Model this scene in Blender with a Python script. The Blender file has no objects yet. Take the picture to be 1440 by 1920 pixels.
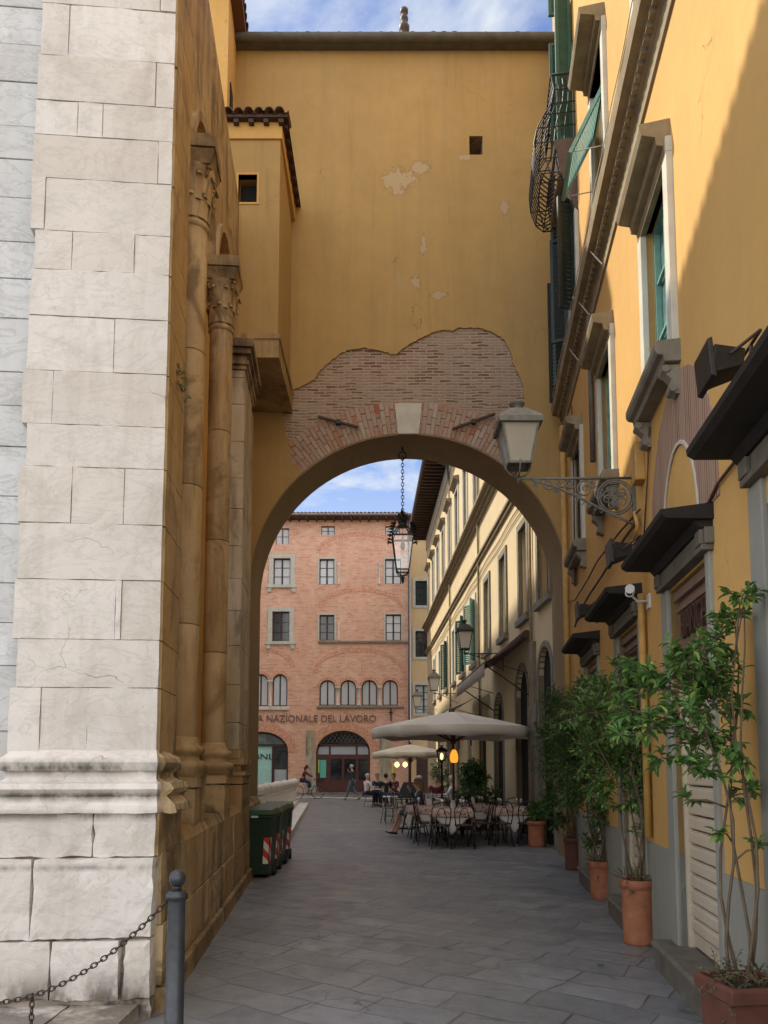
import bpy, bmesh, math, random
from math import sin, cos, pi, radians as R
from mathutils import Vector, Matrix, noise
from mathutils.geometry import tessellate_polygon
random.seed(7)
S = bpy.context.scene
C = bpy.data.collections.new('place'); S.collection.children.link(C)
# ------------------------------------------------------------------ measuring
F_, TH, YP, EYE = 1400.0, R(5), 1317.5, 1.6
def ray(px, py):
    v = (YP-py)/F_
    return Vector(((px-720)/F_, cos(TH)-v*sin(TH), sin(TH)+v*cos(TH)))
def at(px, py, Y):
    r = ray(px, py); t = Y/r.y
    return Vector((r.x*t, Y, EYE+r.z*t))
def ZP(py, Y): return at(720, py, Y).z
def XP(px, py, Y): return at(px, py, Y).x
# ------------------------------------------------------------------ mesh builder
class MB:
    def __init__(s): s.v = []; s.f = []; s.sm = []
    def add(s, vs, fs, smooth=False):
        b = len(s.v); s.v += [tuple(v) for v in vs]
        for f in fs: s.f.append([i+b for i in f]); s.sm.append(smooth)
        return s
    def box(s, x0, x1, y0, y1, z0, z1):
        if x0 > x1: x0, x1 = x1, x0
        if y0 > y1: y0, y1 = y1, y0
        if z0 > z1: z0, z1 = z1, z0
        return s.add([(x0,y0,z0),(x1,y0,z0),(x1,y1,z0),(x0,y1,z0),(x0,y0,z1),(x1,y0,z1),(x1,y1,z1),(x0,y1,z1)],
            [(0,3,2,1),(4,5,6,7),(0,1,5,4),(1,2,6,5),(2,3,7,6),(3,0,4,7)])
    def hexa(s, p):   # 8 points, bottom ring then top ring
        return s.add(p, [(0,3,2,1),(4,5,6,7),(0,1,5,4),(1,2,6,5),(2,3,7,6),(3,0,4,7)])
    def bar(s, a, b, w, h=None):
        a = Vector(a); b = Vector(b); d = (b-a).normalized(); h = h or w
        up = Vector((0,0,1)) if abs(d.z) < .95 else Vector((1,0,0))
        u = d.cross(up).normalized(); n = u.cross(d)
        P = []
        for c in (a, b):
            for i, j in ((-1,-1),(1,-1),(1,1),(-1,1)): P.append(c+u*i*w/2+n*j*h/2)
        return s.add(P, [(0,3,2,1),(4,5,6,7),(0,1,5,4),(1,2,6,5),(2,3,7,6),(3,0,4,7)])
    def tube(s, pts, r, n=6, closed=False, caps=True):
        pts = [Vector(p) for p in pts]; m = len(pts)
        rr = r if isinstance(r, (list, tuple)) else [r]*m
        vs = []; nrm = None
        for i, p in enumerate(pts):
            if closed: t = pts[(i+1) % m]-pts[i-1]
            else: t = pts[min(i+1, m-1)]-pts[max(i-1, 0)]
            if t.length < 1e-9: t = Vector((0,0,1))
            t.normalize()
            if nrm is None:
                nrm = t.orthogonal().normalized()
            else:
                nrm = nrm-t*nrm.dot(t)
                nrm = nrm.normalized() if nrm.length > 1e-6 else t.orthogonal().normalized()
            b = t.cross(nrm)
            for k in range(n):
                a = 2*pi*k/n; vs.append(p+(nrm*cos(a)+b*sin(a))*rr[i])
        fs = []
        for i in range(m if closed else m-1):
            j = (i+1) % m
            for k in range(n): fs.append((i*n+k, i*n+(k+1) % n, j*n+(k+1) % n, j*n+k))
        s.add(vs, fs, n > 4)
        if caps and not closed:
            b = len(s.v)-len(vs)
            s.f.append([b+k for k in range(n)][::-1]); s.sm.append(False)
            s.f.append([b+(m-1)*n+k for k in range(n)]); s.sm.append(False)
        return s
    def lathe(s, prof, n=20, c=(0,0,0), sq=False, smooth=True, a0=0, caps=True):
        vs = []; fs = []
        for r, z in prof:
            for k in range(n):
                a = 2*pi*(k+.5)/n+a0; q = r/cos(pi/n) if sq else r
                vs.append((c[0]+q*cos(a), c[1]+q*sin(a), c[2]+z))
        for i in range(len(prof)-1):
            for k in range(n): fs.append((i*n+k, i*n+(k+1) % n, (i+1)*n+(k+1) % n, (i+1)*n+k))
        s.add(vs, fs, smooth and not sq)
        if caps:
            b = len(s.v)-len(vs)
            s.f.append([b+k for k in range(n)][::-1]); s.sm.append(False)
            s.f.append([b+(len(prof)-1)*n+k for k in range(n)]); s.sm.append(False)
        return s
    def prism(s, loops, y0, y1):     # loops of (x,z), extruded along y; first outer, rest holes
        L = [[Vector((p[0], p[1], 0)) for p in l] for l in loops]
        flat = [p for l in L for p in l]
        tri = tessellate_polygon(L)
        b = len(flat)
        vs = [(p.x, y0, p.y) for p in flat]+[(p.x, y1, p.y) for p in flat]
        fs = []
        for t in tri:
            fs.append(tuple(t)); fs.append(tuple(i+b for i in reversed(t)))
        k = 0
        for l in L:
            n = len(l)
            for i in range(n): fs.append((k+i, k+(i+1) % n, k+(i+1) % n+b, k+i+b))
            k += n
        return s.add(vs, fs)
    def profile(s, prof, x0, x1):    # closed (y,z) outline swept along x
        n = len(prof); vs = [(x0, p[0], p[1]) for p in prof]+[(x1, p[0], p[1]) for p in prof]
        fs = [(i, (i+1) % n, (i+1) % n+n, i+n) for i in range(n)]
        tri = tessellate_polygon([[Vector((p[0], p[1], 0)) for p in prof]])
        for t in tri: fs.append(tuple(t)); fs.append(tuple(i+n for i in reversed(t)))
        return s.add(vs, fs)
    def xf(s, M, start=0):
        s.v = s.v[:start]+[tuple(M @ Vector(v)) for v in s.v[start:]]; return s
    def build(s, name, m, parent=None, bevel=0, fix=True):
        me = bpy.data.meshes.new(name); me.from_pydata(s.v, [], s.f)
        me.polygons.foreach_set('use_smooth', s.sm)
        if fix:
            bm = bmesh.new(); bm.from_mesh(me)
            bmesh.ops.recalc_face_normals(bm, faces=bm.faces); bm.to_mesh(me); bm.free()
        me.materials.append(m); me.update()
        o = bpy.data.objects.new(name, me); C.objects.link(o)
        if parent: o.parent = parent
        if bevel:
            b = o.modifiers.new('b', 'BEVEL'); b.width = bevel; b.segments = 2; b.limit_method = 'ANGLE'
        return o
def tag(o, label=None, cat=None, group=None, kind=None):
    if label: o['label'] = label
    if cat: o['category'] = cat
    if group: o['group'] = group
    if kind: o['kind'] = kind
    return o
def empty(name, loc=(0,0,0), rz=0, label=None, cat=None, group=None):
    o = bpy.data.objects.new(name, None); C.objects.link(o); o.empty_display_size = .2
    o.location = loc; o.rotation_euler = (0,0,rz)
    return tag(o, label, cat, group)
def clone(o, loc=None, rz=None, label=None, parent=None):
    c = o.copy(); C.objects.link(c)
    if parent: c.parent = parent
    for ch in list(o.children): clone(ch, parent=c)
    if loc is not None: c.location = loc
    if rz is not None: c.rotation_euler = (0,0,rz)
    if label: c['label'] = label
    return c
def rough(o, size=.06, amp=.006, freq=9, edge=0):
    """split long edges and weather the surface"""
    me = o.data; bm = bmesh.new(); bm.from_mesh(me)
    for _ in range(7):
        es = [e for e in bm.edges if e.calc_length() > size*1.6]
        if not es or len(bm.verts) > 120000: break
        bmesh.ops.subdivide_edges(bm, edges=es, cuts=1, use_grid_fill=True)
    bm.normal_update()
    for v in bm.verts:
        p = v.co*freq
        sharp = 1
        if edge:
            a = [e.calc_face_angle(0) for e in v.link_edges if len(e.link_faces) == 2]
            if a and max(a) > .7: sharp = edge
        n = noise.noise(p)*.6+noise.noise(p*2.7)*.4
        v.co -= v.normal*(n+.15*(sharp > 1))*amp*sharp
    bm.to_mesh(me); bm.free(); return o
def text(name, s, size, m, parent, loc, rot, ext=.01, font=None, sx=1, align='CENTER'):
    cu = bpy.data.curves.new(name, 'FONT'); cu.body = s; cu.size = size; cu.extrude = ext
    cu.align_x = align; cu.align_y = 'CENTER'; cu.resolution_u = 3
    t = bpy.data.objects.new(name, cu); C.objects.link(t)
    bpy.context.view_layer.update()
    me = bpy.data.meshes.new_from_object(t.evaluated_get(bpy.context.evaluated_depsgraph_get()))
    bpy.data.objects.remove(t); me.name = name
    me.materials.clear(); me.materials.append(m)
    o = bpy.data.objects.new(name, me); C.objects.link(o); o.parent = parent
    o.location = loc; o.rotation_euler = rot; o.scale = (sx, 1, 1)
    return o
# ------------------------------------------------------------------ materials
class Mt:
    def __init__(s, name):
        s.m = bpy.data.materials.new(name); s.m.use_nodes = True
        s.t = s.m.node_tree; s.b = s.t.nodes['Principled BSDF']; s.tc = s.n('ShaderNodeTexCoord')
        s.co = s.tc.outputs['Object']
    def n(s, typ, **k):
        x = s.t.nodes.new(typ)
        for a, v in k.items(): setattr(x, a, v)
        return x
    def l(s, a, b): s.t.links.new(a, b)
    def put(s, sock, v):
        if hasattr(v, 'links') and hasattr(v, 'is_output'): s.l(v, sock)
        elif isinstance(v, (tuple, list)) and len(v) == 3 and sock.type == 'RGBA': sock.default_value = (*v, 1)
        else: sock.default_value = v
    def noise(s, scale, detail=6, rough=.6, co=None, stretch=None, dist=0):
        co = co or s.co
        if stretch:
            mp = s.n('ShaderNodeMapping'); mp.inputs['Scale'].default_value = stretch; s.l(co, mp.inputs[0]); co = mp.outputs[0]
        x = s.n('ShaderNodeTexNoise'); s.l(co, x.inputs['Vector'])
        x.inputs['Scale'].default_value = scale; x.inputs['Detail'].default_value = min(detail, 4.5)
        x.inputs['Roughness'].default_value = rough; x.inputs['Distortion'].default_value = dist
        return x.outputs[0]
    def ramp(s, v, a, b, c0=0, c1=1):
        x = s.n('ShaderNodeMapRange'); s.l(v, x.inputs[0]); x.clamp = True
        for i, q in ((1,a),(2,b),(3,c0),(4,c1)): x.inputs[i].default_value = q
        return x.outputs[0]
    def math(s, op, a, b=0):
        x = s.n('ShaderNodeMath', operation=op); s.put(x.inputs[0], a); s.put(x.inputs[1], b); return x.outputs[0]
    def mix(s, f, a, b, mode='MIX'):
        x = s.n('ShaderNodeMix', data_type='RGBA', blend_type=mode)
        s.put(x.inputs['Factor'], f); s.put(x.inputs['A'], a); s.put(x.inputs['B'], b); return x.outputs['Result']
    def bump(s, h, strength=.3, dist=.01, prev=None):
        x = s.n('ShaderNodeBump'); s.l(h, x.inputs['Height'])
        x.inputs['Strength'].default_value = strength; x.inputs['Distance'].default_value = dist
        if prev: s.l(prev, x.inputs['Normal'])
        return x.outputs[0]
    def sep(s, co=None):
        x = s.n('ShaderNodeSeparateXYZ'); s.l(co or s.co, x.inputs[0]); return x.outputs
    def comb(s, x, y, z=0):
        c = s.n('ShaderNodeCombineXYZ'); s.put(c.inputs[0], x); s.put(c.inputs[1], y); s.put(c.inputs[2], z); return c.outputs[0]
    def cracks(s, scale, width, mask, co=None):
        co = co or s.co; nz_ = s.n('ShaderNodeTexNoise'); s.l(co, nz_.inputs['Vector']); nz_.inputs['Scale'].default_value = 3.5; nz_.inputs['Detail'].default_value = 3
        mx_ = s.n('ShaderNodeVectorMath', operation='MULTIPLY_ADD'); s.l(nz_.outputs['Color'], mx_.inputs[0]); mx_.inputs[1].default_value = (.35,.35,.35); s.l(co, mx_.inputs[2])
        v_ = s.n('ShaderNodeTexVoronoi', feature='DISTANCE_TO_EDGE'); v_.inputs['Scale'].default_value = scale; s.l(mx_.outputs[0], v_.inputs['Vector'])
        return s.math('MULTIPLY', s.ramp(v_.outputs[0], 0, width, 1, 0), s.ramp(s.noise(.9, 3, .5), mask, mask+.06))
    def island(s): return s.n('ShaderNodeNewGeometry').outputs['Random Per Island']
    def out(s, col, rough=.7, nrm=None, metal=0, spec=.5):
        s.put(s.b.inputs['Base Color'], col); s.put(s.b.inputs['Roughness'], rough)
        s.b.inputs['Metallic'].default_value = metal; s.b.inputs['Specular IOR Level'].default_value = spec
        if nrm: s.l(nrm, s.b.inputs['Normal'])
        return s.m
def M_plain(name, col, rough=.6, var=.25, scale=6, metal=0, spec=.4, bump=.1, bscale=30):
    k = Mt(name); n = k.noise(scale); d = tuple(c*(1-var) for c in col); e = tuple(min(1, c*(1+var*.6)) for c in col)
    return k.out(k.mix(k.ramp(n, .3, .7), d, e), rough, k.bump(k.noise(bscale), bump, .005), metal, spec)
def M_plaster(name, col, dark, pale, peel=None, streak=.5, wash=.5):
    k = Mt(name)
    n1 = k.noise(.55, 5, .6); n2 = k.noise(2.3, 8, .65); n3 = k.noise(16, 4, .6)
    st = k.noise(1.0, 6, .65, stretch=(3.2, 3.2, .22))
    c = k.mix(k.ramp(n1, .35, .68), col, tuple(a*.86 for a in col))
    c = k.mix(k.ramp(n2, .45, .8, 0, .35*wash), c, dark)
    c = k.mix(k.ramp(st, .5, .78, 0, streak), c, dark)
    c = k.mix(k.ramp(k.noise(1.4, 7, .7, stretch=(1,1,.6), dist=.6), .56, .75, 0, .4*wash), c, pale)
    h = k.math('ADD', k.math('MULTIPLY', n2, .7), k.math('MULTIPLY', n3, .25))
    ck = k.cracks(.8, .004, .56); c = k.mix(k.math('MULTIPLY', ck, .7), c, tuple(a*.45 for a in dark)); h = k.math('SUBTRACT', h, k.math('MULTIPLY', ck, .4))
    fine = k.noise(5.5, 10, .72); c = k.mix(k.ramp(fine, .35, .72, 0, .35), c, tuple(a*.78 for a in col))
    drip = k.noise(1.0, 8, .7, stretch=(7, 7, .35)); c = k.mix(k.ramp(drip, .56, .72, 0, streak*.8), c, tuple(a*.8 for a in dark))
    if peel:
        # flaking paint: irregular islands round the listed spots (x, z, rx, rz)
        xyz = k.sep(); tot = None
        for (x, z, rx, rz) in peel:
            dx = k.math('MULTIPLY', k.math('SUBTRACT', xyz[0], x), 1/rx); dz = k.math('MULTIPLY', k.math('SUBTRACT', xyz[2], z), 1/rz)
            d = k.math('ADD', k.math('MULTIPLY', dx, dx), k.math('MULTIPLY', dz, dz))
            g = k.ramp(d, 0, 1, 1, 0); tot = g if tot is None else k.math('MAXIMUM', tot, g)
        ns = k.noise(6.5, 12, .75, dist=.3)
        v = k.math('ADD', k.math('MULTIPLY', tot, .42), ns)
        mk = k.ramp(v, .78, .81, 0, .8); edge = k.math('MULTIPLY', k.ramp(v, .74, .76), k.ramp(v, .775, .80, 1, 0))
        c = k.mix(mk, c, pale); c = k.mix(k.math('MULTIPLY', edge, .45), c, tuple(a*.5 for a in dark))
        h = k.math('SUBTRACT', h, k.math('MULTIPLY', mk, .5))
    return k.out(c, .88, k.bump(h, .45, .02), 0, .2)
def M_marble(name, base, tint, dark, stain=.4, warm=None, vein=.5, zd=None, dirt=.25):
    k = Mt(name)
    isl = k.island(); c = k.mix(isl, base, tint); c = k.mix(k.ramp(k.math('FRACT', k.math('MULTIPLY', isl, 5.7)), .6, 1, 0, .45), c, (base[0]*.86, base[1]*.82, base[2]*.76))
    n1 = k.noise(1.1, 6, .62); n2 = k.noise(7, 8, .66)
    c = k.mix(k.ramp(n1, .42, .72, 0, .55), c, tuple(a*.78 for a in base))
    vn = k.noise(2.2, 9, .62, stretch=(1,1,2.2), dist=1.6)
    vv = k.math('ABSOLUTE', k.math('SUBTRACT', vn, .5)); c = k.mix(k.ramp(vv, 0, .035, vein*.5, 0), c, tuple(a*.55 for a in base))
    st = k.noise(1.5, 7, .68, stretch=(2.2, 2.2, .35))
    c = k.mix(k.ramp(st, .46 if warm else .5, .66 if warm else .74, 0, stain), c, dark)
    c = k.mix(k.ramp(k.noise(24, 3, .6), .63, .78, 0, .35), c, dark)
    if zd:
        z_ = k.sep()[2]
        for (za, hw, am) in zd:
            g_ = k.ramp(k.math('ABSOLUTE', k.math('SUBTRACT', z_, za)), 0, hw, 1, 0); c = k.mix(k.math('MULTIPLY', g_, k.ramp(k.noise(3.2, 9, .75, stretch=(1,1,.5)), .36, .54, .15*am, am)), c, tuple(a*.28 for a in dark))
    c = k.mix(k.ramp(k.noise(1.6, 9, .72, dist=.8), .52, .64, 0, dirt), c, dark)
    if warm: c = k.mix(k.ramp(k.noise(.9, 6, .6, stretch=(1.5,1.5,.5)), .38, .68, 0, .8), c, warm)
    h = k.math('ADD', n2, k.math('MULTIPLY', k.noise(45, 3, .6), .35))
    ck = k.cracks(1.1, .0035, .60); c = k.mix(k.math('MULTIPLY', ck, .75), c, tuple(a*.5 for a in dark)); h = k.math('SUBTRACT', h, k.math('MULTIPLY', ck, .5))
    return k.out(c, k.ramp(n2, .3, .7, .5, .75), k.bump(h, .55, .012), 0, .35)
def M_brick(name, cols, mortar, w=.27, h=.07, m=.014, plaster=.3, pcol=(.5,.42,.34), bump=.6, scale=1):
    k = Mt(name); xyz = k.sep()
    wob = k.noise(3, 3, .5); v = k.comb(k.math('ADD', xyz[0], xyz[1]), k.math('ADD', xyz[2], k.math('MULTIPLY', wob, .06)))
    b = k.n('ShaderNodeTexBrick'); k.l(v, b.inputs['Vector'])
    b.inputs['Color1'].default_value = (0,0,0,1); b.inputs['Color2'].default_value = (1,1,1,1); b.inputs['Mortar'].default_value = (.5,.5,.5,1)
    b.inputs['Scale'].default_value = 1; b.inputs['Brick Width'].default_value = w; b.inputs['Row Height'].default_value = h
    b.inputs['Mortar Size'].default_value = m; b.inputs['Mortar Smooth'].default_value = .3; b.inputs['Bias'].default_value = -.1
    r = k.n('ShaderNodeValToRGB'); k.l(b.outputs['Color'], r.inputs[0])
    e = r.color_ramp.elements; e[0].color = (*cols[0],1); e[1].color = (*cols[-1],1)
    for i, c in enumerate(cols[1:-1]): x = e.new((i+1)/(len(cols)-1)); x.color = (*c,1)
    c = k.mix(k.ramp(k.noise(9, 5, .6), .35, .75, 0, .4), r.outputs[0], tuple(a*.6 for a in cols[0]))
    c = k.mix(b.outputs['Fac'], c, mortar)
    c = k.mix(k.ramp(k.noise(1.3, 9, .72, dist=.5), .48, .72, 0, plaster), c, pcol)
    c = k.mix(k.ramp(k.noise(.35, 4, .6), .4, .7, 0, .35), c, tuple(a*.72 for a in cols[1]))
    hh = k.math('ADD', k.math('SUBTRACT', 1, b.outputs['Fac']), k.math('MULTIPLY', k.noise(14, 6, .7), .8))
    return k.out(c, .9, k.bump(hh, bump, .012), 0, .15)
def M_tile(name, a=(.30,.13,.075), b=(.42,.24,.15), lich=(.22,.2,.14)):
    k = Mt(name); c = k.mix(k.island(), a, b); c = k.mix(k.ramp(k.noise(5, 7, .7), .5, .7, 0, .8), c, lich)
    return k.out(c, .85, k.bump(k.noise(30), .4, .01), 0, .2)
def M_leaf(name, a, b, c2):
    k = Mt(name); r = k.island(); c = k.mix(r, a, b); c = k.mix(k.ramp(k.math('FRACT', k.math('MULTIPLY', r, 7.3)), .8, .95), c, c2)
    k.out(c, .5, None, 0, .35)
    tr = k.n('ShaderNodeBsdfTranslucent'); k.l(c, tr.inputs[0]); mx = k.n('ShaderNodeMixShader'); mx.inputs[0].default_value = .22
    k.l(k.b.outputs[0], mx.inputs[1]); k.l(tr.outputs[0], mx.inputs[2])
    k.l(mx.outputs[0], k.t.nodes['Material Output'].inputs['Surface']); return k.m
def M_emit(name, col, st):
    k = Mt(name); k.out(tuple(min(1, c) for c in col), .5); k.b.inputs['Emission Color'].default_value = (*col,1); k.b.inputs['Emission Strength'].default_value = st; return k.m
def M_glass(name, rough=.08, col=(.9,.95,.95), mixv=.75):
    k = Mt(name); k.out(col, rough); g = k.n('ShaderNodeBsdfTransparent'); mx = k.n('ShaderNodeMixShader'); mx.inputs[0].default_value = mixv
    gl = k.n('ShaderNodeBsdfGlossy'); gl.inputs['Roughness'].default_value = rough
    k.l(gl.outputs[0], mx.inputs[1]); k.l(g.outputs[0], mx.inputs[2]); k.l(mx.outputs[0], k.t.nodes['Material Output'].inputs['Surface']); return k.m
MT = {}
peelA = [(.28,12.5,.50,.42),(.70,12.75,.3,.2),(.72,11.2,.10,.35),(.6,10.5,.16,.22),(2.25,11.95,.15,.2),(1.0,10.25,.25,.12),(1.5,12.95,.2,.1)]
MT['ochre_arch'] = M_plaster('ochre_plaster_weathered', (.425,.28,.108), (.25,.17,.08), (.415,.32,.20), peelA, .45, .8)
MT['ochre'] = M_plaster('ochre_plaster', (.61,.37,.125), (.42,.26,.10), (.62,.44,.23), None, .35, .4)
MT['cream'] = M_plaster('cream_plaster', (.62,.50,.31), (.42,.34,.22), (.66,.58,.42), None, .3, .4)
MT['plaster_y'] = M_plaster('yellow_plaster', (.70,.50,.27), (.5,.35,.2), (.7,.56,.36), None, .3, .3)
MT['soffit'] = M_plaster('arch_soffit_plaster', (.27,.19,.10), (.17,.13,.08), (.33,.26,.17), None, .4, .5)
MT['grey_base'] = M_plaster('grey_plinth_paint', (.30,.30,.26), (.2,.2,.17), (.4,.39,.34), None, .4, .4)
MT['marble'] = M_marble('white_marble', (.60,.55,.49), (.68,.635,.58), (.32,.27,.21), .36, zd=[(1.60,.07,1),(1.42,.05,.95),(1.29,.05,.7),(.14,.20,1),(.96,.03,.6)])
MT['marble_blue'] = M_marble('grey_marble', (.54,.53,.51), (.61,.605,.59), (.33,.31,.28), .3, vein=.9)
MT['stone_warm'] = M_marble('stained_shade_stone', (.40,.29,.15), (.50,.38,.22), (.06,.04,.022), .95, (.34,.20,.07), .4, [(1.58,.10,.9),(1.12,.10,.8),(.1,.15,.9),(7.4,.3,.7)], .75)  # stains, plus the lane side's shade put into a darker base colour
MT['stone_warm2'] = M_marble('stain_and_light_ochre_stone', (.40,.27,.12), (.46,.33,.16), (.08,.05,.028), .8, (.36,.22,.075), .3, None, .6)  # ochre holds both the stain and the warm light of the lane
MT['stone_pil'] = M_marble('weathered_pilaster_stone', (.44,.38,.28), (.54,.48,.38), (.09,.07,.045), .9, (.38,.29,.16), .3, None, .6)
MT['rubble'] = M_marble('rubble_stone', (.27,.22,.17), (.36,.31,.25), (.05,.04,.03), .95, dirt=.9)
MT['balus'] = M_marble('worn_white_marble', (.62,.58,.52), (.70,.67,.62), (.3,.27,.23), .5)
MT['pietra'] = M_plain('grey_sandstone', (.20,.18,.14), .85, .3, 5, bump=.3)
MT['pietra_dark'] = M_plain('dark_sandstone', (.13,.115,.09), .85, .3, 5, bump=.3)
MT['slab_dark'] = M_plain('dark_weathered_slab', (.02,.016,.013), .85, .35, 5, bump=.3)
MT['balc'] = M_plain('brown_balcony_stone', (.10,.07,.055), .85, .3, 5, bump=.3)
MT['frame_pale'] = M_plain('pale_stone_frame', (.52,.50,.42), .8, .15, 4, bump=.2)
MT['cornice'] = M_plain('cornice_stone', (.25,.20,.12), .85, .3, 5, bump=.3)
MT['brick'] = M_brick('old_brick', [(.15,.07,.05),(.34,.23,.17),(.42,.31,.24),(.22,.11,.075),(.43,.34,.26),(.38,.27,.2),(.36,.12,.065)], (.42,.34,.25), .23, .056, .015, .7, (.40,.32,.235), 1.3)
k = Mt('voussoir_brick'); c = k.n('ShaderNodeValToRGB'); k.l(k.island(), c.inputs[0]); e = c.color_ramp.elements
e[0].color = (.34,.11,.06,1); e[1].color = (.34,.26,.2,1)
for p, q in ((.2,(.4,.3,.23,1)),(.45,(.33,.2,.15,1)),(.7,(.44,.36,.29,1)),(.85,(.38,.15,.08,1))): x = e.new(p); x.color = q
cc = k.mix(k.ramp(k.noise(4, 8, .7), .42, .6, 0, .8), c.outputs[0], (.36,.29,.22))
MT['vouss'] = k.out(cc, .9, k.bump(k.noise(25), .5, .012), 0, .15)
MT['brick_bank'] = M_brick('pink_brick', [(.60,.24,.13),(.74,.38,.24),(.78,.44,.29),(.70,.31,.18),(.80,.56,.42)], (.72,.54,.44), .32, .085, .014, .6, (.82,.60,.45), .5)
MT['brick_pink'] = M_brick('relieving_arch_brick', [(.24,.13,.09),(.34,.2,.14),(.38,.25,.18),(.28,.15,.10)], (.38,.30,.22), .045, 3.0, .010, .5, (.36,.25,.2), .6)
MT['arch_band'] = M_plain('red_brick_band', (.66,.34,.22), .9, .45, 11, bump=.5, bscale=14)
MT['tile'] = M_tile('roof_tile'); MT['tile_dark'] = M_tile('dark_roof_tile', (.10,.045,.03), (.17,.085,.055), (.1,.08,.05))
MT['tile_pink'] = M_tile('pink_roof_tile', (.46,.21,.14), (.6,.36,.27), (.4,.3,.23))
MT['tile_moss'] = M_tile('mossy_roof_tile', (.17,.10,.07), (.25,.16,.1), (.09,.11,.035))
MT['wood_dark'] = M_plain('dark_wood', (.06,.03,.02), .6, .35, 5, bump=.2)
MT['wood_brown'] = M_plain('painted_brown_wood', (.19,.12,.085), .55, .2, 5, bump=.15)
MT['door_red'] = M_plain('red_brown_door_paint', (.10,.035,.028), .5, .3, 5)
MT['shutter_green'] = M_plain('green_shutter_paint', (.02,.085,.065), .5, .25, 8)
MT['shutter_dark'] = M_plain('dark_green_shutter_paint', (.010,.022,.019), .5, .25, 8)
MT['shutter_teal'] = M_plain('weathered_teal_paint', (.16,.33,.28), .5, .2, 8)
MT['metal_roller'] = M_plain('cream_roller_metal', (.52,.45,.34), .45, .12, 3, .0, .5)
MT['iron'] = M_plain('black_iron', (.018,.016,.014), .5, .4, 20)
MT['iron_brown'] = M_plain('brown_iron', (.05,.03,.022), .6, .3, 20)
MT['iron_grey'] = M_plain('grey_painted_iron', (.16,.155,.13), .6, .35, 14, bump=.4)
MT['cast'] = M_plain('dark_grey_cast_iron', (.055,.06,.066), .42, .35, 12, .35, .5, .15)
MT['gutter'] = M_plain('gutter_metal', (.11,.105,.09), .6, .3, 6)
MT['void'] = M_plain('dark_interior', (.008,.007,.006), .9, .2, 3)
MT['cable'] = M_plain('brown_cable', (.10,.045,.025), .6, .3, 10)
MT['cable_white'] = M_plain('white_cable', (.55,.5,.42), .6, .2, 10)
MT['pipe_ochre'] = M_plain('ochre_painted_pipe', (.46,.27,.075), .6, .2, 8)
MT['terracotta'] = M_plain('terracotta', (.34,.13,.065), .8, .25, 7, bump=.2)
MT['terracotta_d'] = M_plain('brown_terracotta', (.12,.045,.03), .8, .25, 7, bump=.2)
MT['soil'] = M_plain('soil', (.05,.035,.022), .95, .4, 20)
MT['leafA'] = M_leaf('dark_leaf', (.035,.09,.022), (.065,.15,.035), (.13,.25,.05))
MT['leafB'] = M_leaf('bright_leaf', (.05,.13,.03), (.13,.25,.06), (.28,.40,.09))
MT['leafC'] = M_leaf('small_trailing_leaf', (.07,.11,.035), (.13,.16,.06), (.22,.2,.09))
MT['bark'] = M_plain('bark', (.14,.10,.065), .85, .3, 12)
MT['canvas'] = M_plain('beige_canvas', (.66,.61,.52), .85, .08, 2)
MT['canvas2'] = M_plain('cream_canvas', (.66,.58,.44), .85, .08, 2)
MT['canvas_w'] = M_plain('white_canvas', (.68,.66,.60), .85, .08, 2)
MT['awn_brown'] = M_plain('brown_awning_cloth', (.10,.065,.05), .85, .2, 3)
MT['awn_grey'] = M_plain('grey_awning_cloth', (.30,.26,.22), .85, .2, 3)
MT['bin'] = M_plain('green_bin_plastic', (.009,.027,.010), .45, .2, 4)
MT['bin_lid'] = M_plain('green_lid_plastic', (.02,.06,.028), .4, .2, 4)
k = Mt('red_white_warning_tape'); xyz = k.sep()
f = k.math('FRACT', k.math('MULTIPLY', k.math('ADD', k.math('ADD', xyz[0], xyz[1]), k.math('MULTIPLY', xyz[2], 1.0)), 4.6))
MT['tape'] = k.out(k.mix(k.ramp(f, .49, .51), (.5,.03,.02), (.62,.55,.45)), .5)
MT['skin'] = M_plain('skin', (.52,.31,.22), .55, .06, 4); MT['skin'].node_tree.nodes['Principled BSDF'].inputs['Subsurface Weight'].default_value = .05
for nm, col in dict(hair_d=(.03,.018,.012), hair_g=(.45,.42,.38), hair_b=(.25,.15,.07), white=(.68,.68,.70), navy=(.025,.035,.07), black=(.015,.015,.018), jeans=(.10,.15,.22),
        lblue=(.34,.46,.62), red=(.30,.03,.03), maroon=(.12,.02,.025), pink=(.5,.26,.22), greyc=(.06,.06,.075), greenc=(.35,.55,.12), khaki=(.35,.28,.18), silver=(.5,.52,.55),
        bluebag=(.15,.45,.75), teal=(.12,.50,.42), tealpale=(.40,.68,.62), yellow=(.8,.65,.08), chalk=(.012,.012,.012), letter=(.20,.125,.10), carred=(.4,.02,.03)).items():
    MT[nm] = M_plain('cloth_'+nm if nm not in ('silver','letter','carred','chalk') else nm, col, .7 if nm != 'carred' else .3, .15, 8)
k = Mt('patterned_tablecloth'); n = k.n('ShaderNodeTexVoronoi'); n.inputs['Scale'].default_value = 16; k.l(k.co, n.inputs['Vector'])
MT['cloth_pat'] = k.out(k.mix(k.ramp(n.outputs['Distance'], .25, .4), (.22,.09,.075), (.50,.37,.31)), .85)
MT['linen'] = M_plain('white_linen', (.62,.60,.55), .85, .06, 3)
MT['lamp_glass'] = M_plain('milky_lamp_glass', (.36,.33,.26), .25, .1, 3, 0, .5)
MT['lamp_glass_w'] = M_plain('frosted_lamp_glass', (.62,.60,.52), .25, .1, 3, 0, .5)
MT['clear'] = M_glass('clear_glass', .12, mixv=.9)
MT['clear2'] = M_glass('table_glass', .03, mixv=.6)
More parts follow.
